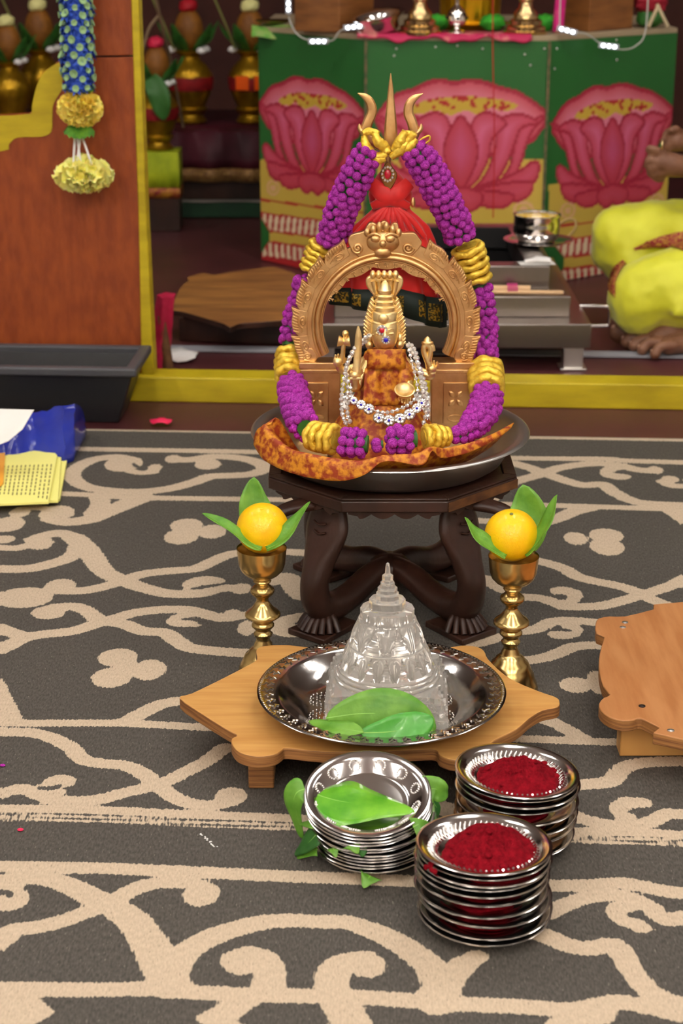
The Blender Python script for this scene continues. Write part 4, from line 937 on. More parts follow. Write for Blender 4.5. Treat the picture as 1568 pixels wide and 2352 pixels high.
# gems on the face
def gem(x, y, dy, r, mcore, par, nm):
    c = I(x, y, dy); g = MB().ball(c, (r, r*.5, r), 14, 8).mk(nm, mcore, par, smooth=30)
    for k in range(9):
        a_ = 2*PI*k/9; MB().ball(c+Vector((r*1.55*math.cos(a_), .0005, r*1.55*math.sin(a_))), (r*.48, r*.3, r*.48), 6, 5).mk('stone', silver_gem, g, smooth=0)
    MB().ball(c+Vector((0, .0012, 0)), (r*2.0, r*.35, r*2.0), 16, 6).mk('setting', silver, g, smooth=60)
gem(877, 759, -.0245, .0041, red_gem, root, 'forehead_gem'); gem(886, 781, -.029, .0034, blue_gem, root, 'nose_gem')

# ------------------------------------------------------------------ necklaces
stone_src = None
def stone(c, d, r, par):
    global stone_src
    if stone_src is None:
        m = MB(); n = 8; ring = []
        vs = [(0, 0, .75)]+[(.55*math.cos(2*PI*i/n), .55*math.sin(2*PI*i/n), .6) for i in range(n)]+[(math.cos(2*PI*(i+.5)/n), math.sin(2*PI*(i+.5)/n), .15) for i in range(n)]+[(0, 0, -.5)]
        fs = [(0, 1+i, 1+(i+1) % n) for i in range(n)]+[(1+i, 9+i, 1+(i+1) % n) for i in range(n)]+[(9+i, 9+(i+1) % n, 1+(i+1) % n) for i in range(n)]+[(17, 9+(i+1) % n, 9+i) for i in range(n)]
        o = m.add(vs, fs).mk('stone', silver_gem, par, smooth=0, local=True); stone_src = o
        M = strip_mat(Vector(c), d, r); M.translation -= WL[par]; o.matrix_basis = M; return o
    return inst(stone_src, 'stone', par, strip_mat(Vector(c), d, r, random.random()))
CD = Vector((0, -.93, .35))
nk = thing('long_necklace', 'long double strand of white rhinestones hanging from the idol shoulders', 'necklace', I(880, 985, -.05))
strands = [
    [(856, 768, -.012), (836, 778, -.022), (815, 800, -.03), (800, 828, -.034), (792, 862, -.038), (786, 895, -.042), (784, 925, -.048), (787, 955, -.055), (797, 978, -.06)],
    [(846, 782, -.012), (828, 792, -.02), (808, 815, -.028), (795, 845, -.033), (798, 880, -.038), (798, 915, -.045), (797, 945, -.053), (803, 968, -.06)],
    [(930, 788, -.012), (942, 800, -.022), (955, 825, -.028), (963, 855, -.033), (968, 885, -.038), (973, 915, -.045), (978, 945, -.053), (971, 976, -.06)],
    [(938, 786, -.012), (952, 805, -.022), (960, 835, -.03), (972, 870, -.036), (978, 900, -.04), (983, 935, -.048), (981, 965, -.057)]]
for sp in strands:
    P = crom([I(*p) for p in sp], 8); MB().sweep(P, .0012, n=5).mk('chain', silver, nk, smooth=80); acc = 0; last = P[0]
    for k in range(1, len(P)):
        acc += (P[k]-P[k-1]).length
        if acc > .0062: acc = 0; stone(P[k]+CD*.0015, CD+Vector((random.uniform(-.3, .3), 0, random.uniform(-.3, .3))), random.uniform(.0034, .0042), nk)
nk = thing('pendant_necklace', 'necklace of round white stone pendants with blue centres across the robe', 'necklace', I(885, 950, -.06))
pn = [(805, 880, -.04), (806, 905, -.048), (818, 925, -.056), (845, 938, -.064), (870, 946, -.068), (892, 947, -.068), (915, 940, -.066), (940, 928, -.06), (958, 905, -.05), (955, 870, -.04), (945, 830, -.03), (938, 800, -.022)]
P = crom([I(*p) for p in pn], 8); MB().sweep(P, .0011, n=5).mk('chain', silver, nk, smooth=80); acc = 0
for k in range(1, len(P)):
    acc += (P[k]-P[k-1]).length
    if acc > .0068: acc = 0; stone(P[k]+CD*.0015, CD, .0031, nk)
pset = None
for k, (x, y, r) in enumerate([(812, 920, 9), (829, 930, 11), (847, 940, 12), (870, 960, 13), (893, 966, 13), (918, 962, 13), (940, 952, 13), (957, 938, 11), (968, 926, 10)]):
    c = I(x, y, -.070+.0009*abs(k-4)**1.7); rr_ = r/SI
    d_ = MB().lathe([(.0001, -.0012), (rr_, -.001), (rr_*1.05, .0002), (rr_*.9, .0012), (.0001, .0014)], c, 18, M=rot_to(CD)).mk('pendant', silver, nk, smooth=40)
    g_ = MB().ball(c+CD*.0016, (.0022, .0016, .0022), 10, 6).mk('blue_stone', blue_gem, d_, smooth=40)
    ex = Vector((1, 0, 0)); ey = CD.cross(ex)
    for q in range(7):
        a_ = 2*PI*q/7; inst(stone_src, 'stone', d_, strip_mat(c+CD*.0012+(ex*math.cos(a_)+ey*math.sin(a_))*rr_*.66, CD, rr_*.30))

# ------------------------------------------------------------------ trident dressed in red silk
TY = 2.722; ST = 1475.
def Tt(x, y, dy=0.): return V(x, y, TY+dy)
t = thing('trident', 'bronze trident dressed in red silk skirt with green border behind the arch', 'trident', (Tt(897, 700).x, TY, TF))
pole_x = Tt(888, 600).x
MB().lathe([(.022, TF+.0005), (.022, TF+.006), (.012, TF+.01), (.007, TF+.02), (.0055, TF+.05), (.0055, Tt(890, 470).z), (.0055, Tt(890, 340).z)], (pole_x, TY, 0), 16).mk('pole', bronze, t, smooth=40)
MB().sweep(crom([Tt(897, 350), Tt(897, 318), Tt(897, 285), Tt(897, 240), Tt(897, 200), Tt(897, 168)], 4), interp([.009, .0105, .0095, .0065, .0038, .0006], 4), interp([.005, .0055, .005, .004, .003, .0006], 4), n=8, up=(0, -1, 0)).mk('centre_prong', bronze, t, smooth=30)
for sgn, pts in ((-1, [(885, 345), (858, 330), (840, 305), (845, 280), (854, 258), (850, 236), (838, 222), (821, 214)]), (1, [(905, 345), (930, 330), (950, 310), (946, 282), (938, 262), (940, 240), (952, 225), (971, 215)])):
    MB().sweep(crom([Tt(x, y) for x, y in pts], 5), interp([.005, .006, .0085, .0078, .0078, .0070, .0050, .0007], 5), interp([.004, .004, .0045, .0045, .004, .0038, .003, .0007], 5), n=8, up=(0, -1, 0)).mk('side_prong', bronze, t, smooth=30)
    bx_ = 826 if sgn < 0 else 966
    MB().sweep(crom([Tt(bx_-sgn*8, 305), Tt(bx_, 296), Tt(bx_+sgn*1, 284)], 3), [.0045, .0042, .004, .0035, .003, .002, .0006], n=8).mk('barb', bronze, t, smooth=30)
def trow(y, xc, hw, dep, dy=0.): p = Tt(xc, y, dy); return (p.x, p.y, p.z, hw/ST, dep/ST)
rows = [trow(y, xc, hw, dp) for y, xc, hw, dp in ((690, 888, 125, 48), (660, 888, 124, 47), (620, 888, 119, 45), (580, 889, 110, 42), (550, 892, 101, 40), (520, 896, 85, 36), (498, 898, 62, 30), (482, 898, 44, 24), (474, 898, 42, 22), (466, 897, 48, 24), (445, 896, 50, 24), (420, 895, 40, 20), (402, 893, 26, 15), (388, 892, 12, 9))]
def skf(j, a):
    amp = max(0, (9-j)/9)*.085; return 1+amp*math.sin(11*a+.5*j)+amp*.5*math.sin(7*a+2)
sk = MB().loft(rows, 96, skf, caps=False).mk('silk_dress', redcloth, t, smooth=70, solid=.001)
for sgn in (-1, 1):  # crossed wrap and radiating folds at the waist
    MB().sweep(crom([Tt(896-sgn*44, 420, -.012), Tt(896-sgn*18, 445, -.022), Tt(896+sgn*12, 462, -.022), Tt(896+sgn*42, 474, -.014)], 4), interp([.010, .013, .010, .006], 4), interp([.003, .004, .004, .003], 4), n=10, up=(0, -1, 0)).mk('crossed_wrap', redcloth, sk, smooth=80)
for k in range(8):
    u = (k-3.5)/3.5
    MB().sweep(crom([Tt(898+u*14, 476, -.020), Tt(897+u*48, 505, -.024), Tt(893+u*82, 545, -.027+.006*abs(u))], 4), interp([.0025, .005, .004], 4), interp([.002, .003, .002], 4), n=8, up=(0, -1, 0)).mk('fold', redcloth, sk, smooth=80)
# dark green hem with gold squares
n_ = 96; top = []; rws = []
for j, (y0, k) in enumerate(((0, 0), (.5, 1), (1, 2))):
    r_ = []
    for i in range(n_+1):
        a_ = 2*PI*i/n_; q = skf(0, a_); side = math.cos(a_)
        yt = 655 if side < .3 else 655+40*(side-.3); yb = 712 if side < .2 else 712+50*(side-.2)
        if side < -.3: yb = 705-18*(-side-.3)
        y = yt+(yb-yt)*y0; p = Tt(888, y); r_.append(Vector((p.x+128/ST*q*side*(1+.01*j), TY+50/ST*q*math.sin(a_)*(1+.02*j), p.z)))
    rws.append(r_)
hem = MB().grid(rws).mk('green_hem', greencloth, sk, smooth=80, solid=.001)
for i in range(2, n_, 6):
    q0 = [rws[0][i].lerp(rws[2][i], .22), rws[0][(i+3)].lerp(rws[2][(i+3)], .22), rws[0][(i+3)].lerp(rws[2][(i+3)], .8), rws[0][i].lerp(rws[2][i], .8)] if i+3 <= n_ else None
    if q0:
        mid_ = rws[1][i]; nrm = Vector((mid_.x-pole_x, (mid_.y-TY)*2.5, 0)).normalized()
        pm = [p+nrm*.0022 for p in q0]; pc = rws[1][i+1].lerp(rws[1][i+2], .5)+nrm*.003
        MB().add(pm+[pc], [(0, 1, 4), (1, 2, 4), (2, 3, 4), (3, 0, 4)]).mk('gold_square', mat('gold thread', (150, 122, 30), .4, .5, col2=(40, 44, 24), nscale=300, contrast=(.45, .55)), hem, smooth=0, solid=.0006)
# jewelled mask on the dress
mk_ = MB().prism(crom([Tt(x, y, -.022) for x, y in ((890, 372), (902, 385), (912, 402), (905, 422), (892, 438), (880, 422), (872, 402), (880, 385))], 3, closed=True), (0, .006, 0)).mk('brass_pendant', mat('dark brass', (150, 110, 60), .35, 1., bump=.4, bscale=200), t, smooth=30, bevel=.001)
c = Tt(890, 400, -.0245); rg = MB().ball(c, (.0052, .003, .0075), 14, 10).mk('red_stone', red_gem, mk_, smooth=40)
for k in range(12):
    a_ = 2*PI*k/12; MB().ball(c+Vector((.0085*math.cos(a_), 0, .0108*math.sin(a_))), (.0022, .0018, .0022), 6, 5).mk('stone', silver_gem, mk_, smooth=0)
MB().sweep(crom([Tt(866, 425, -.016), Tt(868, 445, -.0195), Tt(864, 458, -.019)], 3), .0024, n=6).mk('gold_charm', gold, t, smooth=80); MB().ball(Tt(918, 452, -.021), (.005, .002, .006), 8, 6).mk('gold_charm', gold, t, smooth=60)
MB().ball(Tt(948, 465, -.008), (.004, .003, .008), 8, 6).mk('gold_charm', gold, t, smooth=60)

# ------------------------------------------------------------------ garland
gar = thing('flower_garland', 'long loop garland of purple globe flowers with gold cloth bands round the arch', 'garland', (TC.x, 2.40, TRZ))
msh = MB().ball((0, 0, 0), 1.0, 14, 10, fn=lambda d: 1+.10*math.sin(d.x*17)*math.sin(d.y*17+1)*math.sin(d.z*17+2)); 
fsrc = None
# (x, y, Y, half width px) along the strand, with runs of flowers and of gold rolls
def strand(ctl, per=10):
    P = crom([V(c[0], c[1], c[2]) for c in ctl], per); Wd = interp([c[3]/SC(c[2], .4) for c in ctl], per); return P, Wd
runs = [
 ('f', [(848, 345, 2.690, 30), (826, 385, 2.690, 36), (806, 430, 2.695, 37), (784, 480, 2.705, 37), (770, 525, 2.715, 36), (758, 562, 2.722, 33)]),
 ('g', [(738, 560, 2.722, 29), (724, 588, 2.724, 27), (710, 622, 2.725, 25)], 5),
 ('f', [(700, 640, 2.725, 26), (688, 690, 2.725, 26), (676, 730, 2.722, 26), (668, 765, 2.715, 27), (664, 795, 2.705, 27)]),
 ('g', [(664, 806, 2.700, 31), (663, 838, 2.68, 33), (664, 868, 2.655, 33)], 4),
 ('f', [(671, 885, 2.64, 35), (676, 915, 2.58, 36), (685, 950, 2.51, 36), (703, 985, 2.45, 35)]),
 ('g', [(716, 1000, 2.43, 34), (738, 1005, 2.415, 36), (772, 1010, 2.40, 36)], 4),
 ('f', [(790, 1014, 2.395, 34), (818, 1018, 2.388, 36), (845, 1020, 2.385, 34)]),
 ('f', [(858, 1022, 2.382, 15), (880, 1020, 2.382, 15)]),
 ('f', [(893, 1012, 2.385, 30), (920, 1010, 2.388, 35), (955, 1008, 2.392, 34)]),
 ('g', [(972, 1006, 2.40, 30), (995, 1003, 2.405, 30), (1028, 1002, 2.42, 22)], 4),
 ('f', [(1040, 1003, 2.43, 16), (1066, 993, 2.45, 26), (1092, 970, 2.49, 34), (1112, 940, 2.545, 38), (1120, 912, 2.59, 38)]),
 ('g', [(1118, 900, 2.60, 41), (1116, 872, 2.635, 43), (1114, 840, 2.665, 42)], 4),
 ('f', [(1112, 822, 2.68, 32), (1114, 780, 2.70, 30), (1112, 735, 2.715, 30), (1106, 690, 2.722, 30), (1098, 655, 2.725, 30)]),
 ('g', [(1093, 645, 2.725, 37), (1085, 610, 2.722, 39), (1072, 565, 2.718, 39)], 5),
 ('f', [(1058, 545, 2.715, 36), (1042, 505, 2.71, 37), (1018, 455, 2.70, 38), (992, 405, 2.695, 38), (965, 365, 2.690, 36), (948, 342, 2.688, 30)])]
flowers = []
core = MB(); gcore = MB()
for rdef in runs:
    P, Wd = strand(rdef[1])
    (core if rdef[0] == 'f' else gcore).sweep(P, [w_*(.62 if rdef[0] == 'f' else .66) for w_ in Wd], n=8)
    T = frames(P); L_ = [0]
    for k in range(1, len(P)): L_.append(L_[-1]+(P[k]-P[k-1]).length)
    def at(s):
        k = min(max(int(np.searchsorted(L_, s)), 1), len(P)-1); u = (s-L_[k-1])/max(L_[k]-L_[k-1], 1e-6); return P[k-1].lerp(P[k], u), T[k], Wd[k-1]*(1-u)+Wd[k]*u
    if rdef[0] == 'f':
        s = .003; row = 0
        while s < L_[-1]:
            p, tn, wd = at(s); fr = .0074; rr_ = max(wd-fr*.75, .004); nb = max(3, int(2*PI*rr_/(fr*1.75)))
            u_ = Vector((0, 1, 0)); u_ = (u_-tn*u_.dot(tn)).normalized(); v_ = tn.cross(u_)
            for k in range(nb):
                a_ = 2*PI*(k+.5*(row % 2))/nb+random.uniform(-.1, .1); d = (u_*math.cos(a_)+v_*math.sin(a_))
                c = p+d*(rr_*random.uniform(.94, 1.05))+tn*random.uniform(-.0018, .0018)
                flowers.append((c, (d+tn*random.uniform(-.3, .3)).normalized(), fr*random.uniform(.88, 1.12)))
            s += .0122; row += 1
    else:
        n_r = rdef[2]
        for q in range(n_r):
            p, tn, wd = at(L_[-1]*(q+.5)/n_r); u_ = Vector((0, 0, 1)) if abs(tn.z) < .8 else Vector((1, 0, 0)); u_ = (u_-tn*u_.dot(tn)).normalized(); v_ = tn.cross(u_); ph = random.random()*6
            mr = min(.0072, L_[-1]/n_r*.46); tilt_ = random.uniform(-.12, .12); seedv = random.random()*50
            ring = [p+(u_*math.cos(2*PI*k/36)+v_*math.sin(2*PI*k/36))*(wd-mr*.8)+tn*(.0009*math.sin(6*2*PI*k/36+ph)+tilt_*(wd)*math.cos(2*PI*k/36)) for k in range(36)]
            MB().sweep(ring, mr, n=9, closed=True, fn=lambda i, a, sv=seedv: 1+.13*math.sin(i*PI*2/6+sv)+.10*noise.noise(Vector((i*.5+sv, math.cos(a)*1.5, math.sin(a)*1.5)))).mk('gold_roll', goldcloth, gar, smooth=80)
core.mk('core_cord', leafdark, gar, smooth=60); gcore.mk('band_core', goldcloth, gar, smooth=60, kind='stuff')
flowers.sort(key=lambda f: f[1].dot((CAM-f[0]).normalized()), reverse=True)
for k, (c, d, r) in enumerate(flowers[:300]):
    if fsrc is None:
        fsrc = msh.mk('globe_flower', purple_unit, gar, smooth=80, local=True); M = strip_mat(c, d, r); M.translation -= WL[gar]; fsrc.matrix_basis = M
    else: inst(fsrc, 'globe_flower', gar, strip_mat(c, d, r, random.random()*6))
rest = MB()
for (c, d, r) in flowers[300:]: rest.ball(c, r, 9, 6, fn=lambda q: 1+.07*math.sin(q.x*15)*math.sin(q.y*15))
rest.mk('globe_flowers', purple, gar, smooth=80, kind='stuff')
# folded gold knots at the crown
for pts, w_ in (([(836, 312), (842, 340), (862, 360), (888, 352)], .0088), ([(860, 305), (868, 325), (884, 338), (890, 352)], .0085), ([(832, 306), (850, 302), (870, 306)], .006), ([(846, 345), (866, 366), (885, 364)], .007),
                ([(950, 305), (935, 325), (915, 345), (898, 362)], .0088), ([(930, 300), (922, 318), (912, 335), (902, 345)], .008), ([(955, 318), (938, 338), (920, 352)], .0075), ([(918, 312), (935, 308), (952, 312)], .006)):
    P = crom([V(x, y, 2.684+random.uniform(-.004, .004)) for x, y in pts], 7); sv = random.random()*40
    MB().sweep(P, [w_*(.55+.45*math.sin(PI*min(max(i/(len(P)-1), .06), .94))) for i in range(len(P))], n=10, fn=lambda i, a, sv=sv: 1+.25*noise.noise(Vector((i*.45+sv, math.cos(a)*1.4, math.sin(a)*1.4)))).mk('gold_knot', goldcloth, gar, smooth=80)
P = crom([V(958, 330, 2.69), V(970, 318, 2.69), V(985, 312, 2.69), V(986, 322, 2.69), V(976, 330, 2.69)], 4); MB().sweep(P, .0016, n=6).mk('gold_thread', goldcloth, gar, smooth=80)

# ================================================================== LEFT SIDE
# ------------------------------------------------------------------ painted doorway board on the kerb
PB = beamp(0, .03, 0); 
def PP(x, y, d=0.): return PLN(x, y, PB+RN*d, RN)
t = thing('painted_board', 'tall orange-brown painted board with yellow edging standing on the yellow kerb', 'board', PP(150, 858))
zk = .0545
def clampz(pts):
    for p in pts: p.z = max(p.z, zk)
    return pts
low = [(-700, 268), (0, 266), (62, 262), (72, 258), (75, 235), (84, 198), (100, 168), (122, 150), (142, 134), (308, 131), (330, 500), (346, 862), (-700, 850)]
MB().prism(clampz([PP(x, y) for x, y in low]), RN*.03).mk('lower_panel', orangepaint, t, smooth=0, bevel=.002)
up_ = [(142, 129), (140, 0), (136, -500), (285, -500), (302, 0), (308, 127)]
MB().prism([PP(x, y) for x, y in up_], RN*.03).mk('upper_panel', orangepaint, t, smooth=0, bevel=.002)
strip = [(284, -500), (302, -500), (318, 0), (336, 500), (354, 862), (325, 862), (318, 500), (301, 0)]
MB().prism(clampz([PP(x, y, -.006) for x, y in strip]), RN*.045).mk('yellow_post', yellowpaint, t, smooth=30, bevel=.002)
bandp = crom([PP(x, y, -.003) for x, y in [(-700, 270), (-200, 268), (0, 266), (62, 262), (72, 258), (75, 235), (84, 198), (100, 168), (122, 150), (142, 140)]], 3)+crom([PP(x, y, -.003) for x, y in [(143, 205), (130, 225), (121, 245), (120, 275), (117, 303), (95, 314), (40, 316), (20, 332), (0, 348), (-200, 352), (-700, 355)]], 3)
MB().prism(bandp, RN*.0029).mk('yellow_border', yellowpaint, t, smooth=30)

# hanging flower string
gy = .07
gg = thing('hanging_garland', 'hanging string of blue flowers with pale yellow ruffled pompoms against the board', 'garland', PP(190, 440, -gy))
blueP = mat('blue petal', (60, 104, 222), .6, col2=(48, 84, 200), nscale=2); paleG = mat('pale green floret', (168, 200, 140), .6, col2=(120, 165, 120), nscale=60)
MB().sweep([PP(178+((y-100)*.03), y, -gy) for y in range(-420, 215, 30)], .024, n=10).mk('string_core', blueP, gg, smooth=60)
fm = MB()
for k in range(6):
    a = 2*PI*k/6; c_, s_ = math.cos(a), math.sin(a); tx, ty = -s_, c_
    fm.cur = 0; fm.add([(0, 0, 0), (c_*.55+tx*.32, s_*.55+ty*.32, .35), (c_*1.3, s_*1.3, .30), (c_*.55-tx*.32, s_*.55-ty*.32, .35)], [(0, 1, 2, 3)])
fm.cur = 1; fm.lathe([(.16, .0), (.50, .42), (.62, .70), (.42, .66), (.16, .40), (.0001, .36)], (0, 0, 0), 8)
bsrc = None
for row in range(34):
    y = 198-row*18.2; ctr = PP(177+((y-100)*.03), y, -gy)
    for k in range(7):
        a = 2*PI*(k+.5*(row % 2))/7; d = RD*math.sin(a)-RN*math.cos(a); c = ctr+d*.0255; d = (d+Vector((random.uniform(-.35, .35), random.uniform(-.2, .2), .25+random.uniform(-.4, .3)))).normalized(); c = c+Vector((random.uniform(-.003, .003), 0, random.uniform(-.003, .003)))
        if bsrc is None:
            bsrc = fm.mk('blue_flower', [blueP, paleG], gg, smooth=50, local=True); M = strip_mat(c, d, .0125); M.translation -= WL[gg]; bsrc.matrix_basis = M
        else: inst(bsrc, 'blue_flower', gg, strip_mat(c, d, .0128*random.uniform(.8, 1.25), random.random()*3))
ruff = mat('pale yellow ruffle', (252, 236, 130), .7, col2=(252, 220, 90), nscale=40, sss=.5); ruff2 = mat('pale lemon ruffle', (252, 248, 165), .7, col2=(252, 240, 130), nscale=40, sss=.5)
def pompom(c, r, m, name, cone=0., seed=0):
    # many crimped petals round a centre
    b_ = MB(); rnd = random.Random(seed)
    b_.ball(c, (r[0]*.62, r[0]*.62, r[1]*.62), 14, 10)
    for k in range(110):
        z = 1-2*(k+.5)/110; a = k*2.39996; q = math.sqrt(1-z*z); d = Vector((q*math.cos(a), q*math.sin(a), z)); 
        sh = 1-cone*max(z, 0)
        base = Vector(c)+Vector((d.x*r[0]*.5, d.y*r[0]*.5, d.z*r[1]*.5)); tipc = Vector(c)+Vector((d.x*r[0]*sh, d.y*r[0]*sh, d.z*r[1])); 
        u = d.cross(Vector((.3, .2, 1))).normalized(); v = d.cross(u); al = rnd.random()*PI; u, v = u*math.cos(al)+v*math.sin(al), v*math.cos(al)-u*math.sin(al)
        rws_ = []
        for i in range(4):
            f = i/3; cc = base.lerp(tipc, f); wd = r[0]*(.14+.26*f)
            rws_.append([cc+u*wd*s+v*(r[0]*.07*f*math.sin(s*9+k))+d*(-s*s*r[0]*.26*f+r[0]*.03*f*math.sin(s*14+k)) for s in (-1, -.66, -.33, 0, .33, .66, 1)])
        b_.grid(rws_)
    return b_.mk(name, m, gg, smooth=70)
pompom(PP(184, 249, -gy), (.049, .040), ruff, 'upper_pompom', 0, 1)
lg_ = MB()
for k in range(14):
    a = 2*PI*k/14; d = RD*math.cos(a)+RN*math.sin(a); c = PP(181, 300, -gy); 
    lg_.grid([[c+d*(.008+.024*f)+Vector((0, 0, .010-.018*f*f+(.006*math.sin(s*5+k))))+d.cross(Vector((0, 0, 1)))*s*.011*(1-.3*f) for s in (-1, 0, 1)] for f in (0, .33, .66, 1)])
lg_.mk('green_ruffle', mat('green ruffle', (110, 165, 40), .6, col2=(60, 128, 36), nscale=50), gg, smooth=70)
l2_ = MB()
for k in range(12):
    a = 2*PI*k/12; d = RD*math.cos(a)+RN*math.sin(a); c = PP(180, 210, -gy)
    l2_.grid([[c+d*(.006+.026*f)+Vector((0, 0, .004+.004*math.sin(s*5+k)))+d.cross(Vector((0, 0, 1)))*s*.009*(1-.5*f) for s in (-1, 0, 1)] for f in (0, .5, 1)])
l2_.mk('green_collar', MATS['green ruffle'], gg, smooth=70)
for x0, x1 in ((172, 168), (178, 186), (190, 212), (184, 176)):
    MB().sweep([PP(x0, 318, -gy), PP((x0+x1)/2, 350, -gy-.012), PP(x1, 385, -gy-.02)], .0026, n=6).mk('white_thread', white, gg, smooth=80)
pompom(PP(192, 398, -gy), (.066, .042), ruff2, 'lower_pompom', .55, 2)

# ------------------------------------------------------------------ black planter tub
t = thing('planter_tub', 'long black plastic planter tub on the floor beside the painted board', 'planter', G(120, 975))
zr_ = .131; fr_ = G(312, 848, zr_); fb_ = G(276, 970, 0)
def tub(a0, a1, b0, b1, z):  # corners in room frame from the front right rim corner
    o_ = Vector((fr_.x, fr_.y, 0)); return [o_+RD*a+RN*b_+Vector((0, 0, z)) for a, b_ in ((a0, b0), (a1, b0), (a1, b1), (a0, b1))]
DEP = .205; LEN = -.95
rings = [tub(LEN+.05, -.052, .055, DEP-.04, -.003), tub(LEN, -.012, .012, DEP-.012, zr_-.022), tub(LEN, -.012, .012, DEP-.012, zr_-.006), tub(LEN+.01, -.02, .02, DEP-.02, zr_-.006), tub(LEN+.06, -.06, .062, DEP-.05, .004)]
vs = [p for r in rings for p in r]; fs = [(3, 2, 1, 0), (16, 17, 18, 19)]
for j in range(4):
    for i in range(4): fs.append((j*4+i, j*4+(i+1) % 4, j*4+4+(i+1) % 4, j*4+4+i))
MB().add(vs, fs).mk('tub_body', bplast, t, smooth=30, bevel=.004)
o4 = tub(LEN-.01, 0, 0, DEP, zr_); i4 = tub(LEN+.012, -.024, .022, DEP-.022, zr_); o4b = tub(LEN-.01, 0, 0, DEP, zr_-.018); i4b = tub(LEN+.012, -.024, .022, DEP-.022, zr_-.018)
fs = []
for i in range(4):
    j = (i+1) % 4; fs += [(i, j, 4+j, 4+i), (8+i, 12+i, 12+j, 8+j), (i, 8+i, 8+j, j), (4+i, 4+j, 12+j, 12+i)]
MB().add(o4+i4+o4b+i4b, fs).mk('rim', bplastrim, t, smooth=30, bevel=.004)
sx = fr_+RD*(-.30); 
stk_ = mat('printed sticker', (60, 92, 52), .5, col2=(150, 150, 70), nscale=60)
sp0 = tub(-.42, -.315, .0125, .0125, zr_-.052); sp1 = tub(-.42, -.315, .0085, .0085, zr_-.028)
MB().add([sp0[0]-RN*.002, sp0[1]-RN*.002, sp1[1]-RN*.002, sp1[0]-RN*.002], [(0, 1, 2, 3)]).mk('sticker', stk_, t, smooth=0, solid=.0006)
# ------------------------------------------------------------------ bag, papers, booklets
bagp = MB(); rws_ = []
prof_ = [(-40, 960, 1040), (0, 950, 1065), (40, 945, 1060), (80, 938, 1052), (120, 930, 1056), (150, 920, 1060), (172, 917, 1052), (188, 935, 1020), (199, 962, 1000)]
for ci in range(33):
    u = ci/32*(len(prof_)-1); k = min(int(u), len(prof_)-2); f = u-k; x, yt, yb = [prof_[k][q]*(1-f)+prof_[k+1][q]*f for q in range(3)]
    bot = G(x, yb, .001); topz = .062*(1-.35*abs(ci/32-.6)); ub = ci/32; back = V(x, yt, bot.y+.07*(1-.75*ub**3)); r_ = []
    for j in range(13):
        g = j/12
        if g < .7:
            h = g/.7; p = bot.lerp(back, h); p.z += .012*math.sin(PI*h)
        else:
            h = (g-.7)/.3; p = back.lerp(Vector((back.x, back.y+.06*(1-.85*ub**2), .001)), h)
        q = Vector((x*.03, j*.5, 3)); p += Vector((noise.noise(q)*.008, noise.noise(q+Vector((5, 5, 5)))*.010, noise.noise(q*1.7)*.007)) if 0 < j < 12 else Vector((0, 0, 0))
        p.z = max(p.z, .001); p.y -= .02; r_.append(p)
    rws_.append(r_)
bagp.grid(rws_).mk('plastic_bag', bluebag, smooth=45, solid=.0006, label='crumpled dark blue plastic bag beside the black planter tub', cat='bag')
def sheet(name, pts, m, z0, z1=None, thick=.0008): return MB().prism(pts, (0, 0, thick))
wp = MB(); 
wpts = [V(-40, 938, 3.175), V(78, 941, 3.180), V(52, 985, 3.150), V(20, 1012, 3.135), V(-40, 1036, 3.115)]
wp.prism(wpts, (0, 0, -.0008)).mk('paper_sheet', paper, smooth=0, label='plain white paper sheet lying over the blue plastic bag', cat='paper')
# yellow booklets: three fanned copies
def quad(pts, z): return [G(x, y, z) for x, y in pts]
bk = [[(-60, 1048), (118, 1032), (137, 1040), (155, 1056), (138, 1152), (-60, 1158)], [(-60, 1050), (112, 1030), (130, 1042), (141, 1054), (134, 1155), (-60, 1160)], [(-60, 1052), (100, 1031), (122, 1040), (132, 1052), (112, 1158), (-60, 1165)]]
names = ['undermost', 'middle', 'uppermost']
for k, pts in enumerate(bk):
    z = .002+.006*k; t = thing('yellow_booklet', '%s yellow printed booklet of three fanned beside the blue bag' % names[k], 'booklet', G(80, 1100, z), 'fanned yellow booklets')
    cv = MB().prism(quad(pts, z), (0, 0, .0055)).mk('pages', ypaper, t, smooth=0, bevel=.0008)
    if k == 2:
        for q in range(13):
            u = q/12; x0 = 118-u*118; yt = 1066+4*u; yb = 1140-2*u if q > 2 else 1148
            a_ = G(x0, yt, z+.0058); b_ = G(x0-11, yb, z+.0058); d = (b_-a_).normalized(); n_ = Vector((d.y, -d.x, 0))
            lb = MB(); nseg = 9
            for s in range(nseg):
                s0, s1 = s/nseg, (s+random.uniform(.5, .85))/nseg; lb.add([a_.lerp(b_, s0)-n_*.0011, a_.lerp(b_, s1)-n_*.0011, a_.lerp(b_, s1)+n_*.0011, a_.lerp(b_, s0)+n_*.0011], [(0, 1, 2, 3)])
            lb.mk('text_line', ink, cv, smooth=0)
MB().prism([G(x, y, .0205) for x, y in ((-60, 1034), (5, 1032), (12, 1040), (8, 1112), (-2, 1122), (-60, 1126))], (0, 0, .004)).mk('orange_packet', mat('orange wrapper', (248, 176, 60), .4), smooth=0, bevel=.001, label='orange paper packet lying on the yellow booklets', cat='packet')
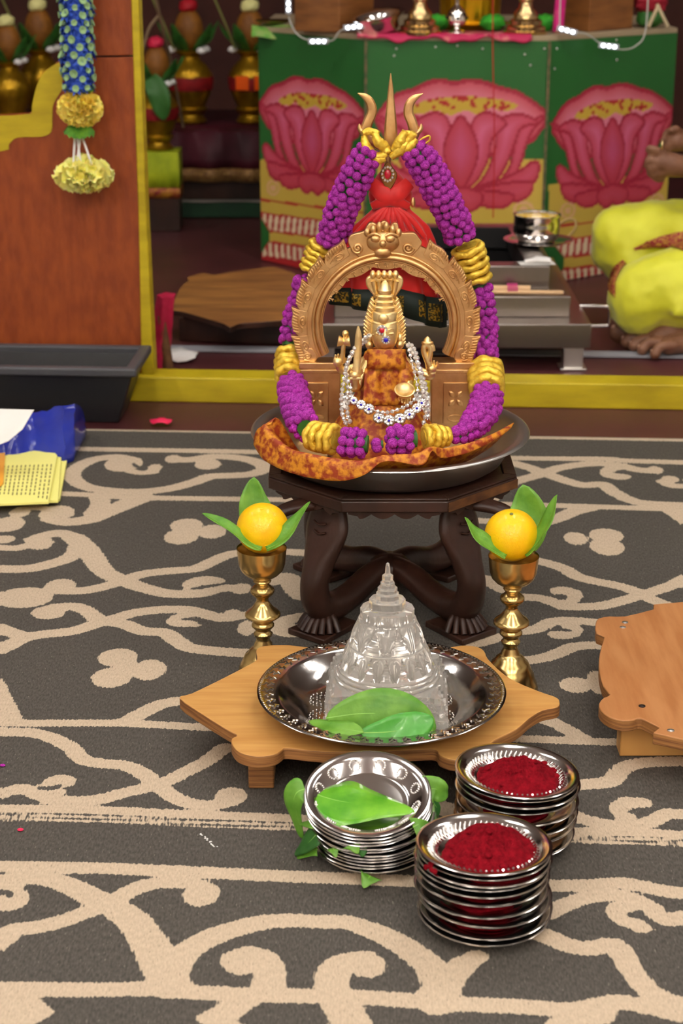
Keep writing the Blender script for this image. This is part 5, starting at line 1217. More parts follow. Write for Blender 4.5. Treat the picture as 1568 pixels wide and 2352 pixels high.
# petal and crumbs on the floor
pp = G(370, 974, 0); pts = [pp+Vector((.024*math.cos(a), .02*math.sin(a), .004+.006*math.cos(a*2)**2)) for a in [2*PI*k/14 for k in range(14)]]
MB().add([pp+Vector((0, 0, .013))]+pts, [(0, 1+k, 1+(k+1) % 14) for k in range(14)]).mk('flower_petal', pinkpetal, smooth=80, solid=.0006, label='bright pink flower petal on the maroon floor by the rug edge', cat='petal')
for (x, y, m, lab) in ((47, 1908, pinkpetal, 'tiny pink petal bit on the rug near the double border line'), (6, 1760, purple, 'tiny purple petal bit on the rug scroll'), ):
    c = G(x, y, .0005); MB().ball(c+Vector((0, 0, .0015)), (.004 if m != white else .006, .003 if m != white else .011, .0015), 8, 5).mk('petal_bit' if m != white else 'powder_scuff', m, smooth=60, label=lab, cat='petal' if m != white else 'powder')
pm_ = MB(); rnd_ = random.Random(9)
for k in range(26):
    u = rnd_.random()**1.4; c = G(460+36*u+rnd_.uniform(-3, 3), 1914+32*u+rnd_.uniform(-2, 2), .0004); pm_.ball(c, (.0012, .0009, .0004), 5, 4)
pm_.mk('powder_scuff', white, smooth=60, label='thin streak of white powder on the rug between border lines', cat='powder')
c = G(412, 820, .002); MB().grid([[c+Vector((x_*.042, y_*.05, .006+.006*math.sin(x_*3+y_*2))) for x_ in (-1, -.5, 0, .5, 1)] for y_ in (-1, -.3, .3, 1)]).mk('paper_scrap', paper, smooth=60, solid=.0008, label='small crumpled white paper on the grey floor strip', cat='paper')
# low teak stool behind the kerb
tk_px = [(371, 700), (386, 694), (399, 690), (407, 672), (419, 654), (432, 645), (430, 638), (446, 631), (470, 627), (493, 631), (537, 623), (588, 617), (626, 613), (664, 623), (690, 636), (706, 660), (712, 690), (700, 718), (677, 732), (601, 739), (550, 743), (529, 751), (513, 743), (473, 731), (427, 718), (407, 714), (384, 711), (372, 706)]
tk = crom([G(x, y, .075) for x, y in tk_px], 3, closed=True)
q0 = G(412, 783, 0); q1 = G(640, 793, 0)
board('low_stool', 'weathered teak stool with scalloped edge behind the yellow kerb', tk, .075, .014, teak, darkwood, [[(q0.x, q0.y), (q1.x+.02, q1.y), (q1.x+.02, q1.y+.03), (q0.x, q0.y+.03)], [(q0.x+.05, q0.y+.35), (q1.x+.0, q1.y+.35), (q1.x+.0, q1.y+.38), (q0.x+.05, q0.y+.38)]], darkwood, G(540, 690, 0))
# red cloth roll beside the post
c0 = G(366, 852, 0); 
clr = mat('crimson cloth', (176, 20, 54), .6, col2=(222, 40, 90), nscale=18)
t = thing('cloth_bundle', 'upright crimson cloth bundle with brown wrap behind the yellow post', 'cloth', c0)
MB().loft([(c0.x-.012+.006*k, c0.y+.05, .0+k*.034, .026-.0012*k, .03) for k in range(6)], 24, lambda j, a: 1+.16*math.sin(5*a+j)).mk('cloth_roll', clr, t, smooth=70)
MB().loft([(c0.x+.016-.002*k, c0.y+.03, .0+k*.025, .014-.001*k, .012) for k in range(6)], 16, lambda j, a: 1+.1*math.sin(4*a+j)).mk('brown_wrap', mat('brown cloth', (130, 92, 50), .7, col2=(104, 66, 40), nscale=40), t, smooth=70)

# ================================================================== PLINTH
ZP = .675
FL = V(840, 96, 4.95); FR_ = V(1262, 98, 4.92); LL = V(592, 64, 5.28); RR = V(1556, 64, 5.22)
for p in (FL, FR_, LL, RR): p.z = 0
BL = LL+Vector((.03, .55, 0)); BR = RR+Vector((-.03, .55, 0))
t = thing('lotus_plinth', 'green plywood plinth painted with pink lotus flowers and striped base', 'plinth', (FL+FR_)*.5)
C_GREEN = (38, 104, 44); C_YEL = (206, 176, 74); C_RED = (184, 44, 46); C_PINK = (222, 108, 150); C_DARK = (172, 36, 62); C_LIGHT = (232, 158, 176); C_SEED = (206, 172, 62); C_WHITE = (232, 214, 178)
def inpoly(X, Y, P):
    ins = np.zeros(X.shape, bool); n = len(P)
    for i in range(n):
        x0, y0 = P[i]; x1, y1 = P[(i+1) % n]
        if y0 == y1: continue
        c = ((y0 > Y) != (y1 > Y)) & (X < (x1-x0)*(Y-y0)/(y1-y0)+x0); ins ^= c
    return ins
def sdist(X, Y, P, closed=True):
    d = np.full(X.shape, 9.); n = len(P)
    for i in range(n if closed else n-1):
        x0, y0 = P[i]; x1, y1 = P[(i+1) % n]; dx, dy = x1-x0, y1-y0; L_ = dx*dx+dy*dy+1e-9
        tt = np.clip(((X-x0)*dx+(Y-y0)*dy)/L_, 0, 1); d = np.minimum(d, np.hypot(X-x0-tt*dx, Y-y0-tt*dy))
    return d
def cr2(P, per=5, closed=True): return [(v.x, v.y) for v in crom([(x, y, 0) for x, y in P], per, closed)]
def lotus_paint(X, Y, C):
    """X in [-1,1] across the flower, Y 0 at its top and 1 at its foot; flat paint colours"""
    def put(mask, c): C[mask] = c
    def petal(P, fill=C_PINK, line=.013, glow=C_LIGHT, closed=True):
        P = cr2(P); m = inpoly(X, Y, P); d = sdist(X, Y, P)
        f = np.clip(d/.16, 0, 1)[..., None]; foot = np.clip((Y-.6)/.4, 0, 1)[..., None]
        base = np.array(C_RED)*(1-f)*.55+np.array(fill)*(1-(1-f)*.55); base = base*(1-.42*foot)+np.array(C_RED)*.42*foot; hi = np.clip(1-Y/.5, 0, 1)[..., None]*.45*f; base = base*(1-hi)+np.array(glow)*hi
        C[m] = base[m]; put((d < line), C_DARK)
    def flip(P): return [(-x, y) for x, y in P]
    # outer back petals
    petal([(-.97, .30), (-.86, .19), (-.72, .11), (-.55, .075), (-.42, .03), (-.25, .0), (-.08, .02), (.10, .0), (.28, .02), (.45, .06), (.62, .09), (.78, .15), (.92, .22), (1.0, .28), (.9, .40), (.72, .5), (0, .62), (-.72, .5), (-.9, .4)], (220, 122, 146), .018)
    # seed head
    sd = cr2([(-.62, .235), (-.45, .165), (-.2, .13), (.08, .125), (.35, .135), (.55, .165), (.66, .2), (.5, .245), (.35, .215), (.22, .27), (.05, .235), (-.12, .275), (-.3, .23), (-.45, .265)], 3)
    put(inpoly(X, Y, sd), C_SEED)
    rnd = random.Random(4)
    for k in range(46):
        x = rnd.uniform(-.55, .58); y = .2+rnd.uniform(-.065, .05)-.03*(1-x*x); put((np.hypot((X-x)/.026, (Y-y)/.015) < 1) & inpoly(X, Y, sd), C_RED)
    side = [(-1.0, .27), (-.86, .30), (-.70, .36), (-.62, .5), (-.56, .68), (-.40, .84), (-.55, .82), (-.68, .66), (-.76, .48), (-.86, .36)]
    for P in (side, flip(side)): petal(P)
    s2 = [(-.88, .33), (-.72, .27), (-.52, .28), (-.42, .36), (-.40, .52), (-.30, .72), (-.16, .86), (-.36, .82), (-.52, .66), (-.62, .48), (-.70, .37)]
    for P in (s2, flip(s2)): petal(P)
    s3 = [(-.52, .34), (-.36, .26), (-.2, .27), (-.12, .36), (-.08, .5), (-.05, .7), (0, .86), (-.16, .80), (-.30, .64), (-.36, .46)]
    for P in (s3, flip(s3)): petal(P)
    petal([(0, .28), (.10, .36), (.18, .48), (.19, .60), (.13, .72), (.03, .84), (-.03, .84), (-.13, .72), (-.19, .60), (-.18, .48), (-.10, .36)], (204, 84, 122))
    # sepals under the flower
    for P in ([(-.90, .66), (-.82, .64), (-.70, .70), (-.45, .78), (-.2, .84), (-.42, .88), (-.7, .86), (-.86, .78)], [(-.82, .80), (-.6, .80), (-.3, .83), (-.12, .86), (-.34, .93), (-.62, .95), (-.78, .90)], [(-.60, .90), (-.34, .87), (-.10, .86), (-.16, .95), (-.36, 1.0), (-.54, .98)]):
        petal(P); petal(flip(P))
    petal([(-.22, .88), (0, .84), (.22, .88), (.24, .96), (.10, 1.03), (0, .99), (-.10, 1.03), (-.24, .96)])
def panel(p, q, px, shear, first, lot):
    nu = max(int((q-p).length/.0045), 8); nvv = int(ZP/.0045); U, W_ = np.meshgrid(np.linspace(0, 1, nu), np.linspace(0, 1, nvv))
    P3 = np.stack([p.x+(q.x-p.x)*U, p.y+(q.y-p.y)*U, ZP*W_], -1)
    # where each point of the board falls in the traced picture of the painting
    zc = P3[..., 1]*_c+(HC-P3[..., 2])*_s; xx = 784+F*P3[..., 0]/zc; yy = 1176+F*(-P3[..., 1]*_s+(HC-P3[..., 2])*_c)/zc
    xs = (xx-px[0])/px[1]; ys = (yy-shear*(xx-px[0])-px[2])/px[3]
    C = np.zeros(U.shape+(3,)); C[:] = C_GREEN
    yel = (ys > .78) & (np.abs(xs) < 1.03) if lot != 'c' else (ys > .62) & (np.abs(xs) < .96)
    C[yel] = C_YEL
    # stepped base bands
    def bandm(a, b_, w0, w1): 
        f = np.clip((ys-a)/(b_-a), 0, 1); return (ys >= a) & (ys < b_) & (np.abs(xs) < w0+(w1-w0)*f)
    C[(ys > 1.14)] = C_GREEN
    C[bandm(1.13, 1.15, 1.03, 1.03)] = C_RED; C[bandm(1.15, 1.25, 1.03, 1.0)] = C_YEL; C[bandm(1.25, 1.42, 1.0, .78)] = C_RED
    m = bandm(1.265, 1.40, .98, .78) & (((xs*9+ys*2) % 1) > .42); C[m] = C_WHITE
    C[bandm(1.42, 1.50, .78, .78)] = C_YEL; C[bandm(1.50, 1.68, .78, 1.03)] = C_RED
    m = bandm(1.52, 1.64, .8, .98) & (((xs*9-ys*1.5) % 1) > .45); C[m] = C_WHITE
    C[bandm(1.68, 1.9, 1.03, 1.03)] = C_RED
    for sx_ in (-.72, .72): # small white curl motifs
        d = np.hypot((xs-sx_)/.12, (ys-1.02)/.07); C[(d < 1) & (d > .72)] = (222, 176, 130); C[(d < .45)] = (222, 176, 130)
    lotus_paint(xs, ys, C)
    lc = np.where(C/255 <= .04045, C/255/12.92, ((C/255+.055)/1.055)**2.4)
    vs_ = (P3-np.array(WL[t])).reshape(-1, 3); ii = np.arange(nu*nvv).reshape(nvv, nu)
    qf = np.stack([ii[:-1, :-1], ii[:-1, 1:], ii[1:, 1:], ii[1:, :-1]], -1).reshape(-1, 4)
    nrm = Vector((q.y-p.y, -(q.x-p.x), 0)).normalized()
    # thickness: back face of four corners
    bkp = [Vector((a.x, a.y, zz))-nrm*.012-WL[t] for a, zz in ((p, 0), (q, 0), (q, ZP), (p, ZP))]
    n0 = len(vs_); vs_ = np.concatenate([vs_, np.array([tuple(v) for v in bkp])])
    fl = [tuple(r) for r in qf.tolist()]+[(n0+3, n0+2, n0+1, n0)]
    edge = [ii[0, :].tolist()+[n0+1, n0], ii[:, -1].tolist()+[n0+2, n0+1], ii[-1, ::-1].tolist()+[n0+3, n0+2], ii[::-1, 0].tolist()+[n0, n0+3]]
    fl += [tuple(e[::-1]) for e in edge]
    me_ = bpy.data.meshes.new('painted_panel'); me_.from_pydata(vs_.tolist(), [], fl); me_.validate()
    ca = me_.color_attributes.new('paint', 'FLOAT_COLOR', 'POINT'); cc = np.ones((len(vs_), 4), np.float32); cc[:n0, :3] = lc.reshape(-1, 3); cc[n0:, :3] = lin(C_GREEN)[:3]
    ca.data.foreach_set('color', cc.ravel()); me_.materials.append(mat('painted plywood', C_GREEN, .42, attr='paint', bump=.1, bscale=40, stretch=(1, 1, .3)))
    o_ = bpy.data.objects.new('painted_panel', me_); COL.objects.link(o_); o_.parent = t; WL[o_] = WL[t]; return o_
panel(LL, FL, (716, 124, 182, 256), .13, 0, 'l'); panel(FL, FR_, (1058, 200, 185, 292), .0, 0, 'c'); panel(FR_, RR, (1406, 142, 196, 272), -.10, 0, 'r')
plg = mat('green paint', C_GREEN, .5)
for p, q in ((BL, LL), (RR, BR)):
    nrm = Vector((q.y-p.y, -(q.x-p.x), 0)).normalized(); MB().prism([p, q, q-nrm*.012, p-nrm*.012], (0, 0, ZP)).mk('side_panel', plg, t, smooth=0)
tpz = [LL, FL, FR_, RR, BR, BL]; MB().prism([Vector((p.x, p.y, ZP)) for p in tpz], (0, 0, .014)).mk('top_board', mat('pale ply top', (168, 150, 120), .6), t, smooth=0, bevel=.002)
for p in (FL, FR_):
    d = (p-CAM); d.z = 0; d.normalize(); MB().box(p-d*.003+Vector((0, 0, ZP/2)), (.008, .004, ZP)).mk('corner_strip', mat('worn green strip', (70, 84, 50), .6, col2=(120, 100, 70), nscale=60), t, smooth=0)
ZT = ZP+.0145
cen = (FL+FR_+LL+RR)/4
# nail heads on the front
nl = None
for (x, y) in ((910, 112), (1000, 108), (1050, 105), (1108, 112), (1205, 125), (1218, 150), (1250, 112), (1278, 112), (1273, 158), (1415, 92), (1416, 138), (905, 128)):
    fr = PLN(x, y, FL, (FR_-FL).cross(Vector((0, 0, 1))).normalized()) if 840 < x < 1262 else PLN(x, y, FR_, (RR-FR_).cross(Vector((0, 0, 1))).normalized())
    MB().ball(fr, (.0035, .002, .0035), 8, 5).mk('nail_head', steel_sat, t, smooth=60)
# ------------------------------------------------------------------ things on the plinth
def T0(x, y): p = G(x, y, ZT); return p
boxwood = mat('box wood', (150, 96, 48), .5, col2=(120, 74, 36), nscale=9, stretch=(1, 1, 5))
def wbox(name, lab, a, b_, c, h):
    # a, b_, c: floor corners (left, near, right)
    d = a+(c-b_); tt = thing(name, lab, 'box', (a+c)/2)
    MB().prism([a, b_, c, d], (0, 0, h)).mk('box_body', boxwood, tt, smooth=0, bevel=.003)
    MB().prism([p+Vector((0, 0, h)) for p in ((a*1.0), b_, c, d)], (0, 0, .012)).mk('lid', boxwood, tt, smooth=0, bevel=.003)
b1 = V(779, 84, 5.02); b1.z = ZT; a1 = V(676, 72, 5.10); a1.z = ZT; c1_ = V(858, 70, 5.16); c1_.z = ZT
wbox('wooden_box', 'brown wooden box on the plinth beside the steel bowl', a1, b1, c1_, .24)
b2 = V(1352, 80, 5.06); b2.z = ZT; a2 = V(1286, 74, 5.16); a2.z = ZT; c2_ = V(1452, 66, 5.20); c2_.z = ZT
wbox('wooden_box', 'brown wooden box on the plinth beside the drooping light string', a2, b2, c2_, .24)
c = V(868, 92, 5.0); c.z = ZT
MB().lathe([(.0001, 0), (.049, 0), (.056, .006), (.060, .03), (.078, .043), (.081, .046), (.077, .047), (.056, .034), (.050, .012), (.0001, .010)], c+Vector((.004, -.004, .007)), 40, M=Matrix.Rotation(-.18, 3, 'Y') @ Matrix.Rotation(.12, 3, 'X')).mk('steel_bowl', steel, smooth=50, label='shallow polished steel bowl beside the brown box on the plinth', cat='bowl')
def lamp(x, lab):
    c = V(x, 95, 4.985); c.z = ZT
    tt = thing('brass_lamp', lab, 'oil lamp', c)
    MB().lathe([(.0001, 0), (.060, 0), (.062, .008), (.054, .012), (.055, .02), (.044, .026), (.045, .036), (.034, .042), (.032, .058), (.02, .07), (.017, .085), (.021, .092), (.015, .10), (.014, .125), (.02, .135), (.014, .145), (.013, .21)], c, 40).mk('base', mat('pale brass', (206, 178, 128), .25, 1.), tt, smooth=40)
    MB().lathe([(.013, .21), (.03, .22), (.06, .235), (.066, .245), (.062, .246), (.03, .232), (.0001, .228)], c, 32).mk('oil_dish', MATS['pale brass'], tt, smooth=40)
lamp(963, 'brass oil lamp on the plinth beside the steel bowl'); lamp(1205, 'brass oil lamp on the plinth beside the pink scarf')
c = V(1048, 90, 4.99); c.z = ZT
tt = thing('incense_holder', 'small pierced silver incense holder between the brass lamps', 'incense holder', c)
MB().lathe([(.0001, 0), (.024, 0), (.022, .006), (.01, .012), (.008, .02), (.02, .026), (.028, .036), (.027, .05), (.022, .062), (.012, .072), (.006, .078), (.006, .1), (.010, .106), (.004, .116), (.0001, .12)], c, 28).mk('holder_body', steel, tt, smooth=40)
for k in range(8):
    a = 2*PI*k/8; MB().ball(c+Vector((.0272*math.cos(a), .0272*math.sin(a), .043+.01*(k % 2))), (.004, .004, .005), 8, 6).mk('pierced_hole', black, tt, smooth=60)
c = V(1078, 62, 5.2); c.z = ZT
tt = thing('gold_pot', 'large fluted golden pot with a red cloth behind the incense holder', 'pot', c)
MB().lathe([(.0001, 0), (.09, 0), (.095, .008), (.1, .012), (.115, .014), (.116, .018), (.1, .02), (.085, .024), (.088, .1), (.092, .16), (.06, .19), (.055, .2)], c, 60, fn=lambda r, z, a, j: r*(1+(.02*math.sin(24*a) if 7 <= j <= 9 else 0))).mk('pot_body', mat('yellow gold', (216, 170, 30), .3, .9), tt, smooth=40)
MB().lathe([(.093, .085), (.0945, .09), (.0945, .13), (.093, .135)], c, 48).mk('red_cloth_band', redcloth, tt, smooth=50)
# pink cloth runner under the lamps
rws_ = []
for i in range(41):
    u = i/40; x = 820+u*400; f = PLN(x, 95, FL, (FR_-FL).cross(Vector((0, 0, 1))).normalized()); f.z = ZT+.0015
    wv = .006*math.sin(u*19)+.004*math.sin(u*43+1); rws_.append([f+Vector((0, .16, 0)), f+Vector((0, .05, .001)), f+Vector((0, -.004, .002)), f+Vector((0, -.010, -.006+wv)), f+Vector((0, -.012, -.013+wv))])
MB().grid(rws_).mk('pink_cloth', mat('magenta cloth', (196, 36, 88), .6, col2=(232, 150, 140), nscale=20, contrast=(.55, .7)), smooth=70, solid=.001, label='magenta cloth strip with wavy edge under the brass lamps', cat='cloth')
for k, (x, y, lab) in enumerate(((1000, 88, 'bright green cloth tuft beside the incense holder'), (1130, 85, 'bright green cloth tuft behind the red thread'), (1250, 80, 'bright green cloth tuft beside the pink scarf'))):
    c = V(x, y, 5.06); c.z = ZT+.003; MB().ball(c+Vector((0, 0, .022)), (.035, .03, .022), 20, 14, fn=lambda d: 1+.3*noise.noise(d*3+Vector((k, 0, 0)))).mk('green_cloth', mat('bright green cloth', (70, 190, 50), .7, col2=(36, 140, 34), nscale=40), smooth=60, label=lab, cat='cloth')
c = V(1272, 92, 5.02); c.z = ZT
MB().grid([[c+Vector((-.005+.03*u+.012*v, .004*math.sin(v*7)+.02*v, .002+.22*v)) for u in (0, .5, 1)] for v in [k/8 for k in range(9)]]).mk('silk_scarf', mat('pink sash', (216, 30, 130), .5, col2=(232, 170, 130), nscale=10, contrast=(.5, .6)), smooth=70, solid=.001, label='upright pink and peach scarf beside the brass lamp', cat='cloth')
# green cloth at the far plinth corner, little dish, flowers
c = V(626, 70, 5.27); c.z = ZT
rws_ = [[c+Vector((x_, y_, .002+.004*math.sin(x_*60+y_*40)-(.03*max(0, (-y_-.02)/.03)))) for x_ in np.linspace(-.06, .06, 9)] for y_ in np.linspace(.05, -.05, 7)]
MB().grid(rws_).mk('green_corner_cloth', mat('lime cloth', (96, 176, 60), .6, col2=(170, 190, 110), nscale=20), smooth=70, solid=.001, label='lime green cloth hanging over the plinth corner', cat='cloth')
c = V(628, 52, 5.30); c.z = ZT+.008; MB().lathe([(.0001, 0), (.04, 0), (.055, .008), (.053, .009), (.038, .003), (.0001, .003)], c, 28).mk('brass_dish', brass, smooth=40, label='small brass dish on the lime green cloth', cat='dish')
# LED strings
ledm = mat('LED glow', (240, 246, 255), .4, emit=7.); wirem = mat('clear wire', (190, 190, 180), .4)
def ledstring(lab, wire, mods, Yd):
    tt = thing('light_string', lab, 'light string', V(wire[0][0], wire[0][1], Yd))
    MB().sweep(crom([V(x, y, yy) for x, y, yy in wire], 6), .0022, n=6).mk('wire', wirem, tt, smooth=80)
    for (x, y, yy, ang) in mods:
        c = V(x, y, yy); d = Vector((math.cos(ang), 0, math.sin(ang))); M = Matrix.Rotation(-ang, 3, 'Y')
        md = MB().box(c+Vector((0, .003, 0)), (.058, .006, .016), M=M).mk('led_module', mat('led plastic', (170, 172, 176), .4), tt, smooth=0, bevel=.002)
        for k in (-1, 0, 1): MB().ball(c+d*k*.016+Vector((0, -.002, 0)), (.0050, .003, .0050), 10, 6).mk('led', ledm, md, smooth=80)
ledstring('string of white LED modules drooping over the plinth edge by the brown box', [(655, -120, 5.08), (661, 10, 5.06), (668, 55, 5.04), (690, 85, 5.02), (732, 96, 4.99), (765, 92, 4.975), (780, 72, 4.97), (810, 62, 4.965), (830, 78, 4.96), (850, 86, 4.955)], [(662, 8, 5.04, PI/2), (731, 95, 4.985, 0), (812, 62, 4.955, .1)], 5.0)
ledstring('string of white LED modules drooping over the plinth beside the white sticks', [(1292, -120, 4.96), (1285, 60, 4.94), (1296, 72, 4.93), (1345, 78, 4.95), (1375, 98, 4.98), (1398, 106, 4.99), (1430, 114, 5.02), (1460, 105, 5.04), (1482, 70, 5.06), (1490, -60, 5.1)], [(1302, 70, 4.925, -.25), (1398, 106, 4.98, -.12)], 5.0)
# white sticks and flowers on the far corner
for k, (x0, y0, x1, y1, lab) in enumerate(((1488, 72, 1512, 12, 'pale bamboo stick leaning beside the flower tuft on the plinth'), (1534, 60, 1508, 10, 'short pale bamboo stick crossing the leaning one on the plinth'))):
    p = V(x0, y0, 5.16); p.z = ZT+.006; q = V(x1, y1, 5.18); MB().sweep([p, p.lerp(q, .5), q], [.0055]*3, n=8).mk('bamboo_stick', mat('pale bamboo', (196, 178, 140), .6), smooth=60, label=lab, cat='stick')
c = V(1490, 55, 5.25); c.z = ZT; tt = thing('flower_tuft', 'tuft of crimson flowers with green leaves on the plinth corner', 'flowers', c)
MB().ball(c+Vector((0, 0, .075)), (.05, .04, .04), 24, 16, fn=lambda d: 1+.35*noise.noise(d*5)).mk('petals', mat('crimson petals', (170, 30, 50), .7), tt, smooth=50); MB().ball(c+Vector((.0, -.01, .026)), (.04, .03, .026), 16, 10, fn=lambda d: 1+.35*noise.noise(d*4)).mk('leaves', leafdark, tt, smooth=50)
# red thread hanging in front of the plinth
MB().sweep([V(1133+2*math.sin(k), -300+k*80, 4.86) for k in range(11)], .0018, n=6).mk('red_thread', mat('red thread', (190, 30, 30), .7), smooth=80, label='thin red thread hanging straight down before the painted lotus', cat='thread')

# ================================================================== FIRE ALTAR
t = thing('fire_altar', 'stepped stainless steel fire altar on short legs', 'fire altar', (.26, 4.35, 0))
tiers = [(-.058, .583, 3.97, 4.76, .053, .111), (-.018, .541, 4.039, 4.715, .111, .161), (.012, .498, 4.111, 4.679, .161, .219)]
for i, (x0, x1, y0, y1, z0, z1) in enumerate(tiers):
    w_ = .072 if i < 2 else .055
    ob = [Vector((x, y, 0)) for x, y in ((x0, y0), (x1, y0), (x1, y1), (x0, y1))]; ib = [Vector((x, y, 0)) for x, y in ((x0+w_, y0+w_), (x1-w_, y0+w_), (x1-w_, y1-w_), (x0+w_, y1-w_))]
    vs_ = [p+Vector((0, 0, z)) for z in (z0, z1) for p in ob+ib]; fs_ = []
    for k in range(4):
        j = (k+1) % 4; fs_ += [(k, j, 8+j, 8+k), (4+k, 12+k, 12+j, 4+j), (8+k, 8+j, 12+j, 12+k), (k, 4+k, 4+j, j)]
    mb = MB().add(vs_, fs_); mb.mi = [1 if k % 4 == 1 else 0 for k in range(len(fs_))]; mb.mk('tier', [altar_steel, black], t, smooth=30, bevel=.0025)
MB().box((.255, 4.395, .058), (.45, .42, .008)).mk('fire_pan', black, t)
for lx, ly in ((.545, 4.0), (-.04, 4.0), (.545, 4.72), (-.04, 4.72)):
    l_ = MB().box((lx, ly, .029), (.046, .046, .052)).mk('leg', steel_sat, t, bevel=.002); MB().box((lx, ly, .0015), (.062, .062, .005)).mk('foot_plate', steel_sat, l_, bevel=.001)
hc = crom([Vector((.583, 4.2, .090)), Vector((.615, 4.2, .090)), Vector((.628, 4.2, .088)), Vector((.628, 4.24, .088)), Vector((.628, 4.3, .088)), Vector((.628, 4.34, .088)), Vector((.615, 4.34, .09)), Vector((.583, 4.34, .09))], 3)
hc = crom([Vector((.578, 4.15, V(1358, 703, 4.15).z)), V(1385, 703, 4.15), V(1397, 706, 4.15), V(1399, 725, 4.15), V(1397, 745, 4.15), V(1385, 748, 4.15), Vector((.578, 4.15, V(1358, 748, 4.15).z))], 3)
MB().sweep(hc, .004, n=8).mk('handle', steel, t, smooth=80)
# sticks tied with pink thread on the second step
p = V(1118, 664, 4.075); p.z = .1625
t2 = thing('twig_bundle', 'two pale wooden sticks tied with pink thread on the altar step', 'sticks', p+Vector((.0, 0, 0)))
pale = mat('pale wood', (224, 186, 140), .6)
MB().sweep([Vector((.26, 4.085, .171)), Vector((.39, 4.08, .171)), Vector((.4585-.01, 4.078, .171))], .0085, n=10).mk('stick', pale, t2, smooth=40); MB().sweep([Vector((.26, 4.064, .168)), Vector((.42, 4.062, .167)), Vector((.525, 4.06, .166))], .005, n=8).mk('stick', pale, t2, smooth=40)
for k in range(5):
    x = .395+k*.005; MB().sweep([Vector((x, 4.0745+.017*math.cos(a), .1735+.0105*math.sin(a))) for a in [2*PI*q/16 for q in range(16)]], .0016, n=5, closed=True).mk('pink_thread', mat('pink thread', (228, 80, 150), .6), t2, smooth=80)
c = Vector((V(1232, 600, 4.14).x, 4.138, .2195)); t2 = thing('cotton_wick', 'folded white cotton on a paper slip on the altar rim', 'cotton', c)
MB().box(c+Vector((0, 0, .001)), (.085, .04, .001), .1).mk('paper_slip', paper, t2)
for k in range(4): MB().sweep([c+Vector((-.03+.008*k, -.01+.006*k, .007)), c+Vector((0, -.008+.006*k, .010)), c+Vector((.032, -.012+.007*k, .008))], [.005, .007, .005], n=8, fn=lambda i, a: 1+.2*math.sin(3*a+i)).mk('cotton_roll', white, t2, smooth=80)
# bowl of turmeric on a plate at the altar edge
c = V(1226, 553, 4.40); c.z = .2195; c.x = .50
MB().lathe([(.0001, 0), (.06, 0), (.075, .004), (.088, .009), (.0885, .0105), (.086, .0108), (.07, .006), (.0001, .003)], c, 48).mk('steel_saucer', steel, smooth=50, label='steel saucer under the turmeric bowl on the altar rim', cat='plate')
t2 = thing('turmeric_bowl', 'round steel bowl filled with yellow turmeric water on the saucer', 'bowl', c+Vector((0, 0, .0036)))
c2 = c+Vector((-.006, 0, .0036))
MB().lathe([(.0001, 0), (.042, 0), (.052, .008), (.058, .025), (.059, .045), (.0575, .062), (.061, .068), (.0605, .070), (.056, .069), (.055, .062), (.0565, .045), (.0555, .026), (.05, .010), (.0001, .004)], c2, 48).mk('bowl', steel, t2, smooth=50)
MB().lathe([(.0001, .058), (.0548, .058), (.0546, .0565), (.0001, .0562)], c2, 40).mk('turmeric_water', mat('turmeric', (236, 196, 10), .25), t2, smooth=30)
rg_ = V(1296, 528, 4.58); MB().sweep([rg_+Vector((.030*math.cos(a)*1.0, .01*math.sin(a), .022*math.sin(a)+.5*.03*math.cos(a))) for a in [2*PI*k/24 for k in range(24)]], .0045, n=8, closed=True).mk('ladle_ring', mat('bamboo ring', (170, 140, 80), .5), smooth=80, label='small bamboo ring behind the turmeric bowl', cat='ring')

# ================================================================== FAR SHELF WITH POTS
potm = mat('pot gold', (186, 146, 30), .28, .8, col2=(150, 112, 20), nscale=20); cocom = mat('turmeric coconut', (146, 92, 22), .6, col2=(118, 70, 18), nscale=30)
redband = mat('dark red cloth', (120, 8, 14), .6, col2=(150, 14, 18), nscale=30); mcloth = mat('wine cloth', (84, 14, 34), .6, col2=(60, 8, 22), nscale=8); gband = mat('gold woven border', (170, 128, 70), .5, .3, col2=(120, 84, 50), nscale=120)
# long low bench under wine cloth
by = 6.05; bz = V(440, 287, by+.12).z
t = thing('cloth_bench', 'low bench covered in wine red cloth with gold border behind the kerb', 'bench', (-.45, by+.3, 0))
MB().box((-.75, by+.3, bz/2), (1.9, .56, bz-.004)).mk('bench_body', darkwood, t, bevel=.004)
rws_ = [[Vector((x, by-.0+.56, bz+.002)), Vector((x, by+.05, bz+.002)), Vector((x, by-.005+.006*math.sin(x*50), bz-.01)), Vector((x, by-.012+.012*math.sin(x*45), bz-.10)), Vector((x, by-.014+.014*math.sin(x*45), V(500, 388, by).z))] for x in np.linspace(-1.7, .19, 90)]
MB().grid(rws_).mk('wine_cloth', mcloth, t, smooth=70, solid=.001)
rws_ = [[Vector((x, by-.016+.014*math.sin(x*45), V(500, 386, by).z)), Vector((x, by-.017+.015*math.sin(x*45), V(500, 416, by).z))] for x in np.linspace(-1.7, .19, 90)]
MB().grid(rws_).mk('gold_border', gband, t, smooth=70, solid=.001)
